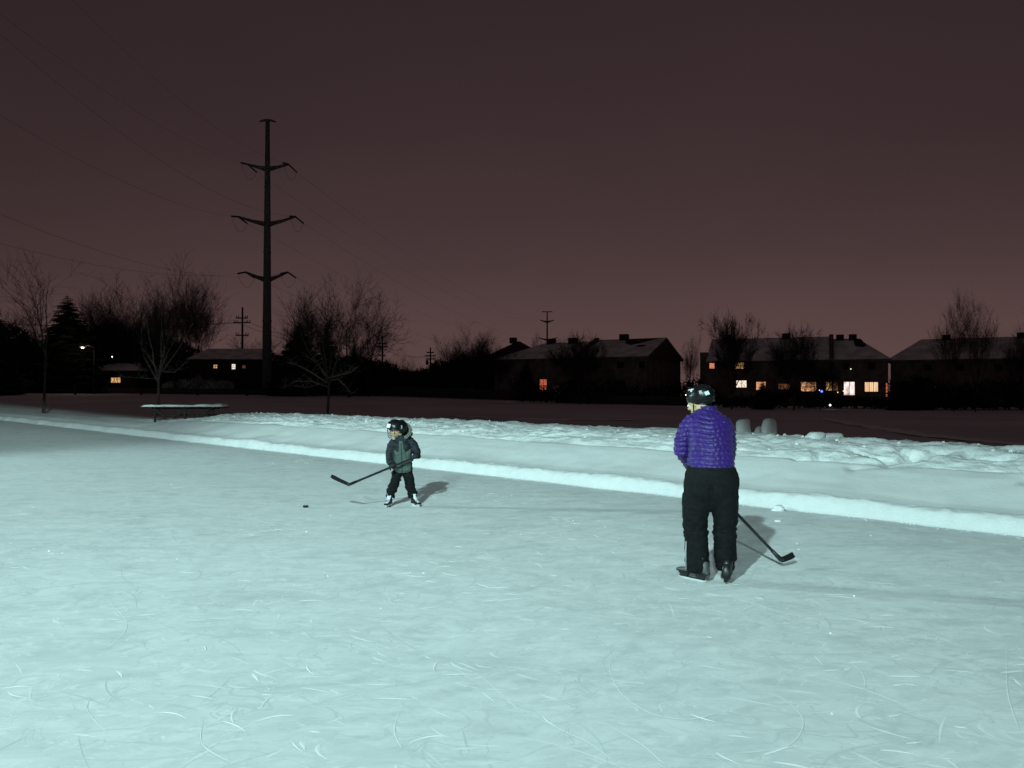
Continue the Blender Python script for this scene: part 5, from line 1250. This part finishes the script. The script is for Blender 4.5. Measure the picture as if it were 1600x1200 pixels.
J.tube([(0.105, 0, 0.935), (0.172, 0.0, 0.85), (0.215, -0.01, 0.76), (0.215, -0.06, 0.715), ch1 + Vector((0.01, 0.03, 0.01))], [0.062, 0.064, 0.060, 0.054, 0.046], 14)
def cf(co, no): return 0.014 * nfbm(co, (9, 9, 16), 8.0, 3)
jm = fuse(J, 0.0085, 3, cf); jk = link_mesh('parka', jm, NAVY, child, True)
jm.materials.append(PANEL)
mi = np.zeros(len(jm.polygons), dtype=np.int32)
for p in jm.polygons:
    x, y, z = p.center
    lim = 0.118 + 0.0 * z; vtop = 0.86 - 0.05 * (1 - abs(abs(x) - 0.10) / 0.10) - 0.06 * math.exp(-((abs(x) - 0.055) / 0.03) ** 2)
    if abs(x - 0.01) < lim and z < vtop and y < 0.06 and not (x < -0.095 and z < 0.66): mi[p.index] = 1
    if abs(x + 0.012) < 0.028 and y < 0 and z < 0.93: mi[p.index] = 1
jm.polygons.foreach_set('material_index', mi)
MB().tube([(-0.012, -0.108, 0.90), (-0.005, -0.121, 0.75), (0.0, -0.125, 0.6), (0.004, -0.118, 0.49)], 0.004, 5).build('zip', NAVY, jk, True)
Tm = MB()
Tm.stack([(0.44, 0.01, 0, 0.06, 0.05), (0.48, 0.01, 0, 0.118, 0.085), (0.58, 0.01, 0, 0.120, 0.09)], 24)
Tm.tube([(-0.055, 0, 0.50), (-0.085, -0.02, 0.38), (-0.120, -0.05, 0.28), (-0.150, -0.03, 0.19), (-0.160, -0.02, 0.125)], [0.074, 0.072, 0.074, 0.068, 0.058], 16)
Tm.tube([(0.075, 0, 0.50), (0.105, -0.02, 0.38), (0.125, -0.05, 0.29), (0.148, -0.03, 0.19), (0.162, -0.02, 0.125)], [0.078, 0.074, 0.070, 0.070, 0.066], 16)
def cf2(co, no): return 0.022 * nfbm(co, (8, 8, 20), 2.0, 3)
link_mesh('trousers', fuse(Tm, 0.008, 2, cf2), PANT, child, True)
for p, ow in ((ch1, (0.5, -0.6, 0.5)), (ch2, (-0.4, -0.8, 0.3))):
    g = MB(); hand_on(g, p, cdir, ow, 0.86); link_mesh('glove', fuse(g, 0.0045, 1), GLOVE, child, True)
STW = mat('white_sticker', (0.80, 0.82, 0.86), 0.4, 0.4); STBLUE = mat('blue_sticker', (0.05, 0.12, 0.28), 0.4, 0.4)
h2, hM2 = helmet(child, HC2 + Vector((0.016, 0.005, 0.026)), R(122), R(4), R(0), 0.138, stickers=((98, 12, 0.060, 0.055, STW), (112, 10, 0.012, 0.06, STBLUE), (190, 66, 0.05, 0.014, STK), (160, 74, 0.03, 0.014, STK), (178, 8, 0.018, 0.05, REFL)))
# wire face cage
cg = MB()
for zz in (0.005, -0.035, -0.075, -0.105):
    rr = 0.104 if zz > -0.09 else 0.088; cg.tube([HM2 @ Vector((rr * 0.9 * math.cos(a), 0.02 + rr * 1.05 * math.sin(a), zz)) for a in np.linspace(R(8), R(172), 13)], 0.0022, 5)
for a in (30, 60, 90, 120, 150): cg.tube([HM2 @ Vector(((0.104 if zz > -0.09 else 0.088) * 0.9 * math.cos(R(a)), 0.02 + (0.104 if zz > -0.09 else 0.088) * 1.05 * math.sin(R(a)), zz)) for zz in (0.03, 0.005, -0.035, -0.075, -0.105)], 0.0022, 5)
cg.build('face_cage', BLKP, child, True)
for sg in (-1, 1): MB().ball(HM2 @ Vector((sg * 0.028, 0.077, 0.0)), 0.011, 10, 8).build('eye', HAIR, child, True)
MB().tube([HM2 @ Vector((-0.02, 0.089, -0.058)), HM2 @ Vector((0, 0.093, -0.060)), HM2 @ Vector((0.02, 0.089, -0.058))], 0.004, 5).build('mouth', mat('lips', (0.30, 0.10, 0.08), 0.5), child, True)
# hood lying behind the head, rimmed with fur
hd = MB(); hd.tube([(0.115 , 0.05, 1.09), (0.115, 0.06, 1.03), (0.09, 0.06, 0.985), (0.0, 0.08, 0.95), (-0.09, 0.05, 0.955)], [0.026, 0.045, 0.058, 0.06, 0.04], 12)
hd.ball((0.065, 0.10, 1.06), (0.085, 0.06, 0.10))
link_mesh('hood', fuse(hd, 0.008, 2, cf), NAVY, child, True)
fv, ff = [], []; rg = random.Random(3); path = [Vector(p) for p in ((0.075, 0.05, 1.17), (0.105, 0.04, 1.14), (0.128, 0.02, 1.10), (0.128, 0.0, 1.06), (0.105, -0.03, 1.02), (0.075, -0.06, 0.995), (0.045, -0.08, 0.98))]
for i in range(2600):
    u = rg.random() * (len(path) - 1); k = int(u); p = path[k].lerp(path[min(k + 1, len(path) - 1)], u - k); dv = Vector((rg.gauss(0, 1), rg.gauss(0, 1), rg.gauss(0, 1))).normalized() * rg.uniform(0.018, 0.036)
    sv = dv.orthogonal().normalized() * 0.0018; b0 = len(fv); fv += [p - sv, p + sv, p + dv]; ff.append((b0, b0 + 1, b0 + 2))
pmesh('fur_trim', fv, ff, FUR, child)
skate(child, (-0.155, -0.03, 0.0), (-0.225, -0.20, 0.0), BLKP, mat('lavender_tongue', (0.62, 0.62, 0.78), 0.6), laces=True)
skate(child, (0.150, -0.02, 0.0), (0.255, -0.16, 0.0), BLKP, WHITEP, laces=True)
hockey_stick('hockey_stick', CM @ cbutt, cheelW, ctoeW, 0.0145, 'black hockey stick held across the child with its blade raised at the left', 0.034)

# puck
pd = 1.65 * F / (792.5 - HOR)
pk = MB().tube([((478 - 800) / F * pd, pd, 0.0015), ((478 - 800) / F * pd, pd, 0.004), ((478 - 800) / F * pd, pd, 0.0235), ((478 - 800) / F * pd, pd, 0.026)], [0.036, 0.038, 0.038, 0.036], 28)
tag(pk.build('hockey_puck', BLKP), 'black hockey puck lying on the ice left of the child', 'puck')
